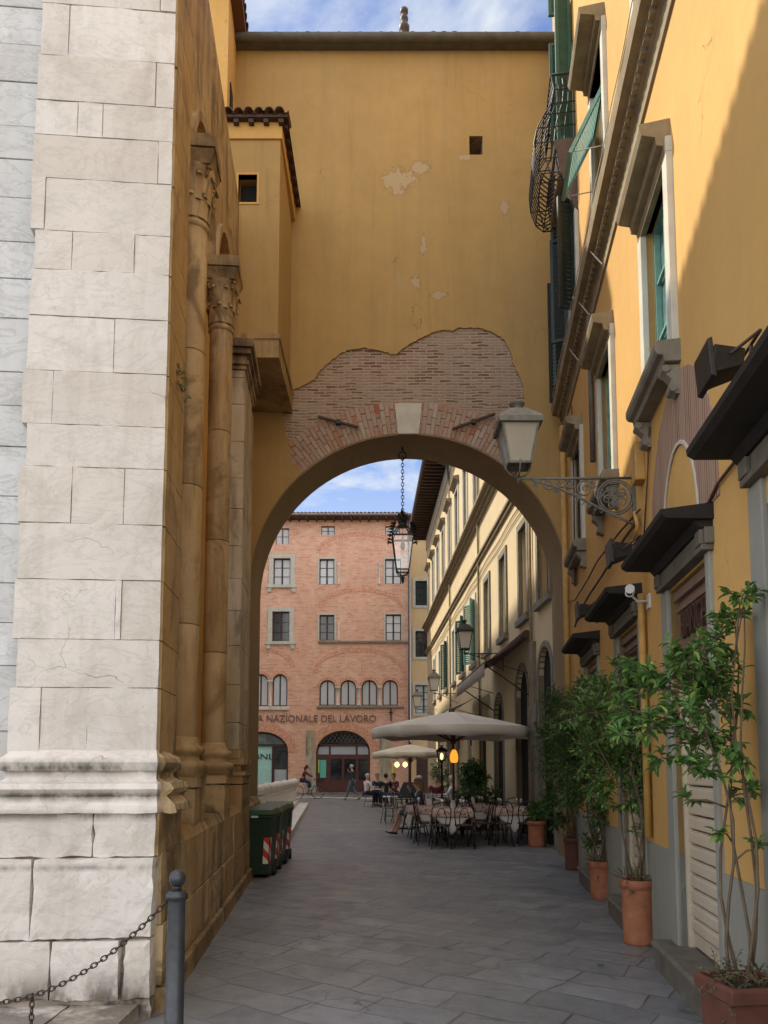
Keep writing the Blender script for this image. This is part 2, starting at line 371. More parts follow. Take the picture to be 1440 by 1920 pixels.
k = Mt('window_curtain_glass'); cu = k.noise(9, 3, .5, stretch=(5,5,.1)); MT['pane_c'] = k.out(k.mix(cu, (.42,.44,.45), (.66,.68,.70)), .12, None, 0, .6)
k = Mt('dark_window_glass'); MT['pane_d'] = k.out(k.mix(k.ramp(k.noise(1.2, 3), .4, .6), (.012,.014,.016), (.05,.055,.06)), .08, None, 0, .6)
k = Mt('sky_window_glass'); MT['pane_s'] = k.out(k.mix(k.ramp(k.noise(1.0, 3), .4, .6), (.10,.17,.18), (.28,.36,.36)), .06, None, 0, .8)
MT['pale_frost'] = M_plain('frosted_panel', (.42,.47,.50), .4, .06, 3)
MT['glow'] = M_emit('warm_lamp', (1,.62,.2), 1.6); MT['glow_o'] = M_emit('orange_lamp', (1,.33,.03), .55)
MT['plaque'] = M_plain('enamel_plaque', (.62,.62,.6), .35, .06, 5)
# paving
k = Mt('stone_paving'); xyz = k.sep()
rot = k.n('ShaderNodeMapping'); rot.inputs['Rotation'].default_value = (0,0,R(34)); k.l(k.co, rot.inputs[0])
rx = k.sep(rot.outputs[0]); wv = k.noise(.5, 2, .5)
vec = k.comb(k.math('ADD', rx[0], k.math('MULTIPLY', wv, .5)), k.math('ADD', rx[1], k.math('MULTIPLY', k.noise(.7, 4, .55), .38)))
b = k.n('ShaderNodeTexBrick'); k.l(vec, b.inputs['Vector']); b.offset = .42; b.squash = .8; b.squash_frequency = 3
b.inputs['Color1'].default_value = (0,0,0,1); b.inputs['Color2'].default_value = (1,1,1,1); b.inputs['Scale'].default_value = 1
b.inputs['Brick Width'].default_value = .78; b.inputs['Row Height'].default_value = .36; b.inputs['Mortar Size'].default_value = .009; b.inputs['Mortar Smooth'].default_value = .25
c = k.mix(b.outputs['Color'], (.15,.155,.163), (.225,.23,.235))
c = k.mix(k.ramp(k.noise(1.1, 7, .65), .4, .7, 0, .5), c, (.12,.118,.112))
c = k.mix(k.ramp(k.noise(22, 5, .7), .55, .75, 0, .35), c, (.26,.255,.24))
c = k.mix(k.ramp(k.noise(90, 2, .6), .62, .7, 0, .4), c, (.08,.08,.075))
brk = k.ramp(k.noise(1.7, 4, .6), .42, .6)
c = k.mix(k.math('MULTIPLY', b.outputs['Fac'], k.math('ADD', .15, k.math('MULTIPLY', brk, .6))), c, (.045,.042,.038))
ck = k.cracks(.55, .008, .45); c = k.mix(k.math('MULTIPLY', ck, .7), c, (.05,.047,.043)); c = k.mix(k.ramp(k.noise(.35, 5, .6, dist=1), .48, .66, 0, .45), c, (.235,.225,.205)); c = k.mix(k.ramp(k.noise(4.5, 10, .78), .5, .68, 0, .5), c, (.095,.095,.095))
h = k.math('ADD', k.math('SUBTRACT', 1, b.outputs['Fac']), k.math('MULTIPLY', k.noise(6, 6, .6), .55))
h = k.math('ADD', h, k.math('MULTIPLY', b.outputs['Color'], .25)); h = k.math('ADD', h, k.math('MULTIPLY', k.noise(60, 3, .6), .12))
MT['paving'] = k.out(c, k.ramp(k.noise(3, 5, .6), .3, .7, .30, .62), k.bump(h, .8, .022), 0, .6)
EXPO = 1.22
# ================================================================== ground and sky
g = MB(); g.add([(-150,-120,0),(150,-120,0),(150,200,0),(-150,200,0)], [(0,1,2,3)])
tag(g.build('pavement_ground', MT['paving'], fix=False), kind='structure')
w = bpy.data.worlds.new('World'); S.world = w; w.use_nodes = True; nt = w.node_tree
SUN_E, SUN_AZ = R(47), R(27)     # azimuth: ahead of straight-left
bg = nt.nodes['Background']; sky = nt.nodes.new('ShaderNodeTexSky'); sky.sky_type = 'NISHITA'; sky.sun_disc = False
sdir = Vector((-cos(SUN_AZ)*cos(SUN_E), sin(SUN_AZ)*cos(SUN_E), sin(SUN_E)))
sky.sun_elevation = SUN_E; sky.sun_rotation = math.atan2(sdir.x, sdir.y); sky.air_density = 1.0; sky.dust_density = .3; sky.ozone_density = 3
def wn(t): return nt.nodes.new(t)
tc = wn('ShaderNodeTexCoord'); sp = wn('ShaderNodeSeparateXYZ'); nt.links.new(tc.outputs['Generated'], sp.inputs[0])
ad = wn('ShaderNodeMath'); ad.operation = 'ADD'; nt.links.new(sp.outputs[2], ad.inputs[0]); ad.inputs[1].default_value = .12
vd = wn('ShaderNodeVectorMath'); vd.operation = 'SCALE'
iv = wn('ShaderNodeMath'); iv.operation = 'DIVIDE'; iv.inputs[0].default_value = 1; nt.links.new(ad.outputs[0], iv.inputs[1])
nt.links.new(tc.outputs['Generated'], vd.inputs[0]); nt.links.new(iv.outputs[0], vd.inputs['Scale'])
nz = wn('ShaderNodeTexNoise'); nz.inputs['Scale'].default_value = 2.1; nz.inputs['Detail'].default_value = 9; nz.inputs['Roughness'].default_value = .58; nz.inputs['Distortion'].default_value = .35
mpw = wn('ShaderNodeMapping'); mpw.inputs['Location'].default_value = (1.7,.35,0); nt.links.new(vd.outputs[0], mpw.inputs[0]); nt.links.new(mpw.outputs[0], nz.inputs['Vector'])
mr = wn('ShaderNodeMapRange'); mr.inputs[1].default_value = .42; mr.inputs[2].default_value = .60; nt.links.new(nz.outputs[0], mr.inputs[0])
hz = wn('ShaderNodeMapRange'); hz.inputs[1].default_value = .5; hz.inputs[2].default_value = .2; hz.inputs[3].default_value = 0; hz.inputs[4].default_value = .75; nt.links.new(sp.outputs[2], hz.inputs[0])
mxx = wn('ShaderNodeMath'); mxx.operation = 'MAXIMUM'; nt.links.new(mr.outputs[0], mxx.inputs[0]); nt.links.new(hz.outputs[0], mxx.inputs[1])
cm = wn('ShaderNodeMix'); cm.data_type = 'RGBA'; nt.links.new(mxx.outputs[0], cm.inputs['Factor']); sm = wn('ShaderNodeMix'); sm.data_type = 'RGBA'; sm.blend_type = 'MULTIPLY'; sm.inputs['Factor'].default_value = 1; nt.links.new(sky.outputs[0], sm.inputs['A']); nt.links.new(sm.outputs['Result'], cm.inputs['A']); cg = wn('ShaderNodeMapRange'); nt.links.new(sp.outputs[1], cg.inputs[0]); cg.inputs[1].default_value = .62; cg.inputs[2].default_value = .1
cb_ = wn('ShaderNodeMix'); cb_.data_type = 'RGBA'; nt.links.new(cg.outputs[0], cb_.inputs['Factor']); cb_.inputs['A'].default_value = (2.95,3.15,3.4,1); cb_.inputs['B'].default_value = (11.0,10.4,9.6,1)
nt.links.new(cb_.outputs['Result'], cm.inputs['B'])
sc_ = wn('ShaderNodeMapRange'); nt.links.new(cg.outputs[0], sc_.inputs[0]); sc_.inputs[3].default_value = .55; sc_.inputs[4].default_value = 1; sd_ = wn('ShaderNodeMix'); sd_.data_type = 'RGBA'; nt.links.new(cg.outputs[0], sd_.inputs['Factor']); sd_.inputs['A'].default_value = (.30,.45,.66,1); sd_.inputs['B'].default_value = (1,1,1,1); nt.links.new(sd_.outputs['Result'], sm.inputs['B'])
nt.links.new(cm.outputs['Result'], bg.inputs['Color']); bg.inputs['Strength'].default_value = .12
sl = bpy.data.lights.new('sun', 'SUN'); sl.energy = 2.7; sl.angle = R(.9); sl.color = (1,.90,.74)
so = bpy.data.objects.new('sun', sl); C.objects.link(so); so.rotation_euler = (-sdir).to_track_quat('-Z', 'Y').to_euler()
# ================================================================== LEFT: church
A_ = math.atan(.08)
K = 1/cos(A_)
CH = empty('church', (-1.13,0,0), pi/2+A_, 'weathered white marble church corner with columns along the lane, on the left', 'church')
# local frame: x runs away down the lane, -y points into the lane, +y into the church
X0 = 5.06
def zc(py, Y=5.1): return ZP(py, Y)
def cy(px, py, Y=5.1):      # local y of a pixel on the pier front
    return -(XP(px, py, Y)-(-1.13-.08*Y))
m = MB(); rnd = random.Random(3)
courses = [(-330,-245,[150]),(-245,-160,[90,260]),(-160,-60,[200]),(-60,37,[305]),(37,132,[140]),(132,215,[296]),(215,278,[155,200]),(278,357,[300]),(357,453,[97]),(453,525,[145,257]),(525,610,[]),(610,710,[220]),
    (710,808,[110]),(808,886,[]),(886,990,[144,238]),(990,1093,[]),(1093,1203,[222,233]),(1203,1292,[]),(1292,1412,[88,172])]
YR = .95   # pier width
gp = .0016
for yt, yb, js in courses:
    z1, z0 = zc(yt), zc(yb)
    ys = [YR+(.0 if rnd.random()<.6 else .02)]+[-cy(j, (yt+yb)/2)*-1 for j in js]+[0]
    ys = sorted(set([0, YR+rnd.uniform(-.02,.03)]+[cy(j, (yt+yb)/2) for j in js]))
    for a, b_ in zip(ys[:-1], ys[1:]):
        d = rnd.uniform(-.004, .006)
        m.box(X0+d, X0+.6, a+gp, b_-gp, z0+gp, z1-gp)
o = m.build('pier', MT['marble'], CH); rough(o, .07, .0045, 8, 2.6)
m = MB()
for yt, yb, js in courses:
    z1, z0 = zc(yt), zc(yb); m.box(X0+.02+rnd.uniform(0,.02), X0+.597, -.012, .03, z0+.003, z1-.003)
o = m.build('pier_side', MT['stone_warm2'], CH); rough(o, .07, .006, 8, 1.5)  # thin veneer over the marble; warm light and stain are in its colour
m = MB(); m.box(X0+.02, X0+.58, .02, YR-.02, 1.0, zc(-325)); m.build('pier_core', MT['marble'], CH)
# moulded base of the pier: profile (out, z) wrapped round front, lane side
zb = [zc(p) for p in (1412,1424,1440,1462,1480,1492,1508,1522)]
prof = [(0,zb[0]+.02),(.012,zb[0]),(.045,zb[1]+.01),(.058,zb[1]-.02),(.045,zb[2]-.015),(.018,zb[2]-.03),(.02,zb[3]+.01),(.05,zb[3]-.012),(.095,zb[3]-.02),(.112,zb[4]+.005),(.095,zb[4]-.02),(.07,zb[5]),(.085,zb[5]-.02),(.12,zb[6]),(.13,zb[7]),(0,zb[7]),]
m = MB(); vs = []; n = len(prof)
for (ox, oy, lx, ly) in ((-1,1,X0,YR),(-1,-.35,X0,0),(.5,-.35,X0+.6,0)):
    for d, z in prof: vs.append((lx+ox*d, ly+oy*d, z))
fs = []
for s_ in range(2):
    for i in range(n-1): fs.append((s_*n+i, s_*n+i+1, (s_+1)*n+i+1, (s_+1)*n+i))
m.add(vs, fs)
m.box(X0+.01, X0+.6, .01, YR, zb[7]-.01, zb[0]+.03)
o = m.build('base_moulding', MT['marble'], CH, fix=False); rough(o, .05, .007, 9, 1.6)
m = MB(); m.box(X0-.07, X0+.7, -.045, .02, zc(1606,4.98)+.004, zc(1522,4.98)-.004); o = m.build('plinth_return', MT['stone_warm2'], CH); rough(o, .07, .008, 8, 1.5)
m = MB(); m.profile([(-1*d-.006, z) for d, z in prof][:-1]+[(.0,zb[7])], X0-.0, X0+.62); o = m.build('base_moulding_side', MT['stone_warm'], CH); rough(o, .04, .03, 9, 1.6)
# plinth courses, front
m = MB()
pl = [(1522,1606,[180],.10),(1606,1757,[72],.13),(1757,1868,[105,232],.13)]
for yt, yb, js, off in pl:
    z1, z0 = zc(yt, 4.98), max(0.0, zc(yb, 4.98))
    ys = sorted([0, YR+.45]+[cy(j, (yt+yb)/2, 4.98) for j in js])
    for a, b_ in zip(ys[:-1], ys[1:]):
        d = rnd.uniform(-.004, .006); w1_ = .014 if (yt == 1757 and 0 < a < .4) else .004; w2_ = .014 if (yt == 1757 and b_ < .4) else .004; m.box(X0-off+d, X0+.75, a+w1_-(.03 if a == 0 else 0), b_-w2_, z0+.004, z1-.003)
zlow = zc(1868, 4.98)
o = m.build('plinth_front', MT['marble'], CH); rough(o, .05, .011, 7, 2.6)
m = MB(); m.box(X0-.10, X0+.7, -.02, YR+.6, -.02, zlow); m.box(X0-.05, X0+.7, 0, YR+.4, zlow, 1.1)
o = m.build('rubble_footing', MT['rubble'], CH); rough(o, .035, .035, 11, 1.5)
# facade wall set back to the left of the pier
m = MB(); zz = -.1; i = 0
hs = [.31,.36,.42,.30,.34,.22,.45,.3,.28,.42,.2,.36,.3,.25,.4,.3,.28,.34,.3,.26,.35,.3,.3,.3,.3,.3,.35,.3,.35,.3,.35]
for h_ in hs:
    y = YR-.1; off = rnd.uniform(0,.5)
    while y < 6:
        y2 = y+off+rnd.uniform(.4,.9); off = 0
        m.box(X0+.13+rnd.uniform(0,.006), X0+.5, y+.003, y2-.003, zz+.003, zz+h_-.003); y = y2
    zz += h_
o = m.build('facade_wall', MT['marble_blue'], CH, .004)
m = MB(); m.box(X0+.15, X0+.6, YR, 6, -.1, zz-.01); m.build('facade_core', MT['marble_blue'], CH)
# lane side: plinth blocks
m = MB(); xe = 12.9*K
for z0, z1, js, o_ in ((-.05,.16,[6.3,7.6,8.8,10.1,11.5],.05),(.165,.56,[5.9,7.2,8.3,9.6,10.7,11.8],.015),(.565,1.04,[6.6,7.9,9.1,10.6,12],.0)):
    xs = [X0+.02]+js+[xe]
    for a, b_ in zip(xs[:-1], xs[1:]): m.box(a+gp, b_-gp, -o_-.05+rnd.uniform(-.006,.006), .6, z0+gp, z1-gp)
m.hexa([(X0+.3,-.05,1.03),(xe,-.05,1.03),(xe,.5,1.03),(X0+.3,.5,1.03),(X0+.3,.0,1.12),(xe,.0,1.12),(xe,.5,1.16),(X0+.3,.5,1.16)])
o = m.build('plinth_side', MT['stone_warm'], CH); rough(o, .09, .012, 5, 1.6)
m = MB(); m.box(X0+.3, xe, .02, .7, -.05, 1.0); m.build('plinth_core', MT['stone_warm'], CH)
# back wall behind the columns, with arched heads on the capitals
SP = 7.58
m = MB(); m.box(X0+.5, 12.95*K, .42, .9, 1.0, 10.3); m.build('aisle_wall', MT['ochre'], CH)
m = MB()
outl = [(X0+.9, SP)]
def archpts(c, r, zs, n=16, rev=False, kz=1.0):
    p = [(c-r*cos(pi*i/n), zs+kz*r*sin(pi*i/n)) for i in range(n+1)]
    return p[::-1] if rev else p
cols = [6.78, 8.46]; bays = [(5.78,6.62),(6.93,8.3),(8.62,10.15)]
outl = [(X0+.58,10.3),(X0+.58,SP)]
for a, b_ in bays: outl += archpts((a+b_)/2, (b_-a)/2, SP, kz=1.25)
outl += [(10.9,SP),(10.9,10.3)]
m.prism([outl], .24, .40)
for a, b_ in bays:   # moulded arch rings
    ci = archpts((a+b_)/2, (b_-a)/2, SP, kz=1.25); co_ = archpts((a+b_)/2, (b_-a)/2+.09, SP, kz=1.22)
    m.prism([co_+ci[::-1]], .19, .24)
o = m.build('blind_arcade', MT['stone_warm'], CH, fix=True); rough(o, .12, .006, 6, 1)
m = MB(); m.box(X0+.585, X0+.70, .06, .35, 1.3, SP); o = m.build('pier_return', MT['stone_warm2'], CH)
def column(x, y, r):
    z0 = 1.12
    t = MB(); t.box(x-.24, x+.24, y-.17, y+.28, z0-.1, z0+.30); t.box(x-.26, x+.26, y-.19, y+.28, z0+.31, z0+.40)
    t.hexa([(x-.42,y-.12,z0-.05),(x-.25,y-.12,z0-.05),(x-.25,y+.28,z0-.05),(x-.42,y+.28,z0-.05),(x-.42,y-.05,z0+.08),(x-.25,y-.05,z0+.08),(x-.25,y+.28,z0+.22),(x-.42,y+.28,z0+.22)])
    o = t.build('pedestal', MT['stone_warm'], CH); rough(o, .06, .012, 8, 1.5)
    t = MB(); t.lathe([(r+.09,z0+.40),(r+.09,z0+.46),(r+.105,z0+.49),(r+.09,z0+.53),(r+.03,z0+.55),(r+.025,z0+.60),(r+.07,z0+.62),(r+.075,z0+.66),(r+.02,z0+.69),(r+.012,z0+.74),(r,z0+.76)], 22, (x,y,0))
    rough(t.build('column_base', MT['stone_warm'], CH), .08, .006, 9)
    t = MB(); zz = z0+.75; tops = [2.9,4.2,5.5,6.74]
    for tp in tops: t.lathe([(r-.003,zz+.002),(r,zz+.01),(r-.002,tp-.01),(r-.006,tp-.002)], 22, (x,y,0)); zz = tp
    t.build('column_shaft', MT['stone_warm'], CH)
    t = MB(); t.lathe([(r,6.72),(r+.018,6.74),(r+.018,6.77),(r,6.79),(r+.01,6.92),(r+.025,7.12),(r+.045,7.28),(r+.06,7.32)], 22, (x,y,0))
    for ring, (zz, hh, out_, n) in enumerate(((6.80,.24,.045,8),(6.97,.26,.065,8))):
        for k in range(n):
            a = 2*pi*(k+.5*ring)/n; d = Vector((cos(a),sin(a),0)); s_ = Vector((-sin(a),cos(a),0)); P = []
            c0 = Vector((x,y,zz)); wid = .055
            for q in range(6):
                f = q/5; rad = r+.008+ring*.015+out_*(f**2.2); z_ = hh*min(f*1.25,1)-(.05 if q == 5 else 0); ww = wid*(1-.55*f)
                P += [c0+d*rad-s_*ww+Vector((0,0,z_)), c0+d*(rad+.012)+Vector((0,0,z_)), c0+d*rad+s_*ww+Vector((0,0,z_))]
            fs = []
            for q in range(5): fs += [(q*3,q*3+1,q*3+4,q*3+3),(q*3+1,q*3+2,q*3+5,q*3+4)]
            t.add(P, fs, True)
    for k in range(4):      # corner volutes
        a = pi/4+k*pi/2; d = Vector((cos(a),sin(a),0)); c0 = Vector((x,y,7.25))+d*(r+.05); u = Vector((0,0,1))
        t.tube([c0+(d*cos(q*.7)+u*sin(q*.7))*(.06*(1-q/13)) for q in range(12)], .016, 6)
    o = t.build('capital', MT['stone_warm'], CH, fix=False)
    t = MB(); w_ = r+.055
    t.hexa([(x-w_+.02,y-w_+.02,7.32),(x+w_-.02,y-w_+.02,7.32),(x+w_-.02,y+w_,7.32),(x-w_+.02,y+w_,7.32),(x-w_-.02,y-w_-.02,7.44),(x+w_+.02,y-w_-.02,7.44),(x+w_+.02,y+w_,7.44),(x-w_-.02,y+w_,7.44)])
    t.box(x-w_-.03, x+w_+.03, y-w_-.03, y+w_+.05, 7.45, SP)
    ab = t.build('abacus', MT['stone_warm'], CH); rough(ab, .07, .01, 8, 1.5)
for x, y in zip(cols, (.16,.125)): column(x*K, y, .135)
# end pilaster beside the great arch
m = MB(); zz = 1.85; ztop = 7.1
while zz < ztop-.05:
    h_ = min(rnd.uniform(.32,.6), ztop-zz); m.box(9.95+rnd.uniform(0,.006), 10.95, .0+rnd.uniform(0,.006), .5, zz+.003, zz+h_-.003); zz += h_
o = m.build('end_pilaster', MT['stone_pil'], CH); rough(o, .09, .006, 8, 2)
m = MB()
for z0, z1, d in ((1.05,1.38,.05),(1.39,1.5,.06),(1.5,1.56,.10),(1.56,1.64,.03),(1.64,1.72,.07),(1.72,1.85,.02)): m.box(9.95-d, 11, -d, .5, z0+.002, z1-.002)
rough(m.build('pilaster_base', MT['stone_warm'], CH), .07, .008, 8, 1.5)
m = MB()
for z0, z1, d in ((7.1,7.16,.02),(7.16,7.22,.05),(7.22,7.3,.02),(7.3,7.38,.08),(7.38,7.5,.12)): m.box(9.95-d, 11.05, -d, .5, z0+.002, z1-.002)
rough(m.build('impost', MT['stone_warm'], CH), .07, .008, 8, 1.5)
# lean-to roof over the aisle
def tiles(mb, p0, along, down, n, L, r=.085, sag=.0, double=True, jit=.012):
    """n barrel tiles laid side by side from p0 along 'along'; each a half tube running 'down'"""
    p0 = Vector(p0); along = Vector(along).normalized(); down = Vector(down).normalized(); up = along.cross(down).normalized()
    if up.z < 0: up = -up
    rr = random.Random(int(n*L*100))
    for i in range(n):
        c = p0+along*(i*2.05*r)+down*rr.uniform(-jit,jit); seg = max(1, int(L/.38)); 
        for q in range(seg):
            a = c+down*(L*q/seg)+up*(.012*(q % 2)); b_ = c+down*(L*(q+1)/seg+.03); ra = r*.88; rb = r; vs = []
            for (cc, r_) in ((a, ra), (b_, rb)):
                for t_ in range(7): th = pi*t_/6; vs.append(cc+along*(cos(th)*r_)+up*(sin(th)*r_*.8))
                for t_ in range(7): th = pi*t_/6; vs.append(cc+along*(cos(th)*(r_-.015))+up*(sin(th)*(r_-.015)*.8))
            fs = []
            for t_ in range(6): fs += [(t_,t_+1,t_+15,t_+14),(t_+7,t_+21,t_+22,t_+8),(t_,t_+7,t_+8,t_+1),(t_+14,t_+15,t_+22,t_+21)]
            mb.add(vs, fs, False)
        if double:      # trough tile
            a = c+along*(1.02*r); vs = []
            for cc in (a-down*0, a+down*(L+.0)):
                for t_ in range(5): th = pi*t_/4; vs.append(cc+along*(cos(th)*r*.8)-up*(sin(th)*r*.5-.02))
            mb.add(vs, [(t_,t_+1,t_+6,t_+5) for t_ in range(4)])
m = MB(); m.hexa([(X0,.38,10.25),(10.8,.38,10.25),(10.8,3,11.5),(X0,3,11.5),(X0,.38,10.34),(10.8,.38,10.34),(10.8,3,11.6),(X0,3,11.6)])
rf = m.build('roof', MT['wood_dark'], CH)
m = MB(); tiles(m, (X0,.80,10.60), (1,0,0), (0,-1,-.42), 33, .5); m.build('roof_tiles', MT['tile_dark'], rf, fix=False)
m = MB(); m.box(10.95, 11.15, -.0, .5, 1.0, 7.0); m.build('corner_strip', MT['stone_warm2'], CH)
# upper church block behind the lean-to roof and unseen nave blocks added to shade the square
m = MB(); m.box(12.0, 13.1, .62, 2.2, 9, 15.2); o = m.build('upper_wall', MT['ochre'], CH)
m = MB(); m.box(12.3, 12.6, .6, .63, 12.9, 13.7); m.build('upper_window', MT['void'], CH)
m = MB(); m.box(11.8, 13.1, .42, 2.4, 15.2, 15.32); tiles(m, (11.8,.9,15.56), (1,0,0), (0,-1,-.4), 8, .5); m.build('upper_roof', MT['tile_dark'], CH, fix=False)
m = MB(); m.box(19, 46, 7.5, 20, 0, 22.5); m.box(X0+1, 19, 9, 20, 0, 14); m.box(X0+1.5, 11.3, 3.0, 7.6, 0, 12.5); m.build('nave_shade_block', MT['marble_blue'], CH)
# ================================================================== ARCH BUILDING
AY = 13.0
AB = empty('arch_building', (0,AY,0), 0, 'ochre building bridging the lane with a great round arch and exposed brick patch', 'building')
ax, ar, az = .44, 2.83, 4.79
def aarc(r=ar, n=48): return [(ax-r*cos(pi*i/n), az+r*sin(pi*i/n)) for i in range(n+1)]
TOPZ = ZP(95, AY)
xl, xr = -2.88, 3.42
hole = [(XP(880,272,AY), ZP(290,AY)), (XP(905,272,AY), ZP(290,AY)), (XP(905,272,AY), ZP(255,AY)), (XP(880,272,AY), ZP(255,AY))]
core = [(xl,0),(ax-ar,0)]+aarc()+[(ax+ar,0),(xr,0),(xr,TOPZ),(xl,TOPZ)]
m = MB(); m.prism([core, hole], .03, .9); o = m.build('brick_core', MT['brick'], AB)
m = MB(); m.prism([core], .9, 1.1); m.build('rear_wall', MT['cream'], AB)
m = MB(); arc_in = aarc(ar-.012); arc_out = aarc(ar+.0)
m.prism([[(ax-ar,0)]+aarc(ar+.001)+[(ax+ar,0),(ax+ar-.02,0)]+aarc(ar-.02)[::-1]+[(ax-ar+.02,0)]], .02, 1.09)
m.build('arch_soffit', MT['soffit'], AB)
# irregular lime plaster coat with the brick patch left open
px_patch = [(548,868),(538,820),(530,785),(527,755),(545,735),(570,722),(590,712),(602,692),(618,678),(635,665),(655,656),(680,652),(705,655),(725,661),(742,665),(752,655),(768,645),(790,632),(812,622),(835,618),(850,620),(862,615),(885,614),(912,618),(932,628),(948,640),(957,662),(962,680),(972,700),(980,725),(983,750),(978,765),(976,790),(972,830),(965,872)]
pp = []
rr = random.Random(5)
for i in range(len(px_patch)-1):
    a, b_ = px_patch[i], px_patch[i+1]
    for q in range(5):
        f = q/5; j = 0 if i in (0, len(px_patch)-2) else 1.6
        pp.append((a[0]+(b_[0]-a[0])*f+rr.uniform(-j,j), a[1]+(b_[1]-a[1])*f+rr.uniform(-j,j)))
pp = [(XP(x,y,AY), ZP(y,AY)) for x, y in pp]
arcp = aarc()
def ang(p): return math.atan2(p[1]-az, p[0]-ax)
aL, aR = ang(pp[0]), ang(pp[-1])
left = [p for p in arcp if ang(p) > aL+.02 or p[0] < ax-2.8]; right = [p for p in arcp if ang(p) < aR-.02]
def onarc(a): return (ax+ar*cos(a), az+ar*sin(a))
coat = [(xl,0),(ax-ar,0)]+left+[onarc(aL)]+pp+[onarc(aR)]+right+[(ax+ar,0),(xr,0),(xr,TOPZ),(xl,TOPZ)]
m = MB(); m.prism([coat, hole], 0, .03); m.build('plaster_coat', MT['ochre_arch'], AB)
# voussoirs
m = MB(); nv = 118
for i in range(nv):
    a0 = pi*i/nv; a1 = pi*(i+.86)/nv
    if abs((a0+a1)/2-pi/2) < .06: continue
    cut = [.05,.34,.62] if i % 2 else [.05,.20,.48,.62]
    j0 = rr.uniform(-.01,.01)
    for c0, c1 in zip(cut[:-1], cut[1:]):
        r0, r1 = ar+c0+.002+(j0 if c0>.05 else -.045), ar+c1-.012+j0
        P = [(ax+r*cos(a), az+r*sin(a)) for r, a in ((r0,a0),(r1,a0),(r1,a1),(r0,a1))]
        m.prism([P], .012+rr.uniform(0,.008), .1)
m.build('arch_ring', MT['vouss'], AB)
m = MB(); m.prism([[(ax+(ar-.01)*cos(a), az+(ar-.01)*sin(a)) for a in (pi/2-.068, pi/2+.068)]+[(ax-.25,az+ar+.56),(ax+.25,az+ar+.56)]], -.012, .2)
m.build('keystone', MT['frame_pale'], AB, .01)
for (x0,y0,x1,y1) in ((597,783,672,803),(848,806,927,778)):
    m = MB(); a = at(x0,y0,AY)-Vector((0,AY,0)); b_ = at(x1,y1,AY)-Vector((0,AY,0)); a.y = b_.y = -.04; m.bar(a, b_, .045, .035); c = (a+b_)/2; m.box(c.x-.04,c.x+.04,-.07,.02,c.z-.04,c.z+.04)
    m.build('tie_anchor', MT['iron_brown'], AB)
m = MB(); x0 = hole[0][0]; x1 = hole[1][0]; m.box(x0,x1,.5,.55,hole[0][1],hole[2][1]); m.build('vent_opening', MT['void'], AB)
# roof edge
m = MB(); m.profile([(-.22+.09*cos(t*pi/8+pi), TOPZ+.06+.09*sin(t*pi/8+pi)) for t in range(9)]+[(-.22+.075*cos(pi-t*pi/8+pi), TOPZ+.06+.075*sin(pi-t*pi/8+pi)) for t in range(9)], xl, xr)
m.box(xl, xr, -.16, .03, TOPZ, TOPZ+.05)
m.build('gutter', MT['gutter'], AB)
m = MB(); m.hexa([(xl,-.18,TOPZ+.04),(xr,-.18,TOPZ+.04),(xr,1.2,TOPZ+.25),(xl,1.2,TOPZ+.25),(xl,-.18,TOPZ+.1),(xr,-.18,TOPZ+.1),(xr,1.2,TOPZ+.32),(xl,1.2,TOPZ+.32)])
tiles(m, (xl+.1,.6,TOPZ+.20), (1,0,0), (0,-1,-.20), 30, .85, .095); 
m.build('roof', MT['tile_dark'], AB, fix=False)
m = MB(); m.lathe([(.10,.0),(.09,.06),(.06,.12),(.09,.16),(.10,.2),(.10,.25),(.065,.3),(.06,.36),(.075,.39),(.075,.43),(.05,.46),(.055,.52),(.075,.54),(.075,.6),(.03,.62)], 16, (XP(758,80,AY),.0,TOPZ+.24)); m.build('chimney_pot', MT['iron_brown'], AB)
# projecting bay
BY = 11.2-AY; zb0 = ZP(635,11.2); zb1 = ZP(232,11.2); bx0 = -2.75; bx1 = XP(524,400,11.2)
wz0, wz1 = ZP(380,11.2), ZP(328,11.2); wx0, wx1 = XP(447,350,11.2), XP(482,350,11.2)
bay = MB(); bay.prism([[(bx0,zb0),(bx1,zb0),(bx1,zb1),(bx0,zb1)], [(wx0,wz0),(wx1,wz0),(wx1,wz1),(wx0,wz1)]], BY, BY+.25)
bay.hexa([(bx0,BY+.25,zb0),(bx1,BY+.25,zb0),(bx1-.04,-.002,zb0),(bx0,-.002,zb0),(bx0,BY+.25,zb1),(bx1,BY+.25,zb1),(bx1-.04,-.002,zb1),(bx0,-.002,zb1)])
bo = bay.build('bay', MT['ochre_arch'], AB)
m = MB(); m.box(bx0, bx1+.03, BY-.03, -.01, zb1-.28, zb1-.0); m.build('bay_frieze', MT['ochre'], bo)
m = MB(); m.box(bx0, bx1+.02, BY-.02, -.03, zb0-.32, zb0+.02); m.box(bx0, bx1+.04, BY-.04, -.03, zb0-.02, zb0+.06); rough(m.build('bay_corbel', MT['stone_warm2'], bo), .15, .012, 6, 1)
m = MB(); m.box(wx0,wx1,BY+.18,BY+.24,wz0,wz1-.05); m.build('bay_window', MT['void'], bo)
m = MB()
for a in ((wx0-.03,wx0,wz0-.03,wz1+.03),(wx1,wx1+.03,wz0-.03,wz1+.03),(wx0,wx1,wz0-.03,wz0),(wx0,wx1,wz1,wz1+.03)): m.box(a[0],a[1],BY-.012,BY+.1,a[2],a[3])
m.build('window_frame', MT['ochre'], bo)
m = MB(); ov = .13
m.hexa([(bx0,BY-ov,zb1),(bx1+ov,BY-ov,zb1),(bx1+ov,0,zb1),(bx0,0,zb1),(bx0,BY-ov,zb1+.05),(bx1+ov,BY-ov,zb1+.05),(bx1-.25,-.02,zb1+.2),(bx0,-.02,zb1+.2)])
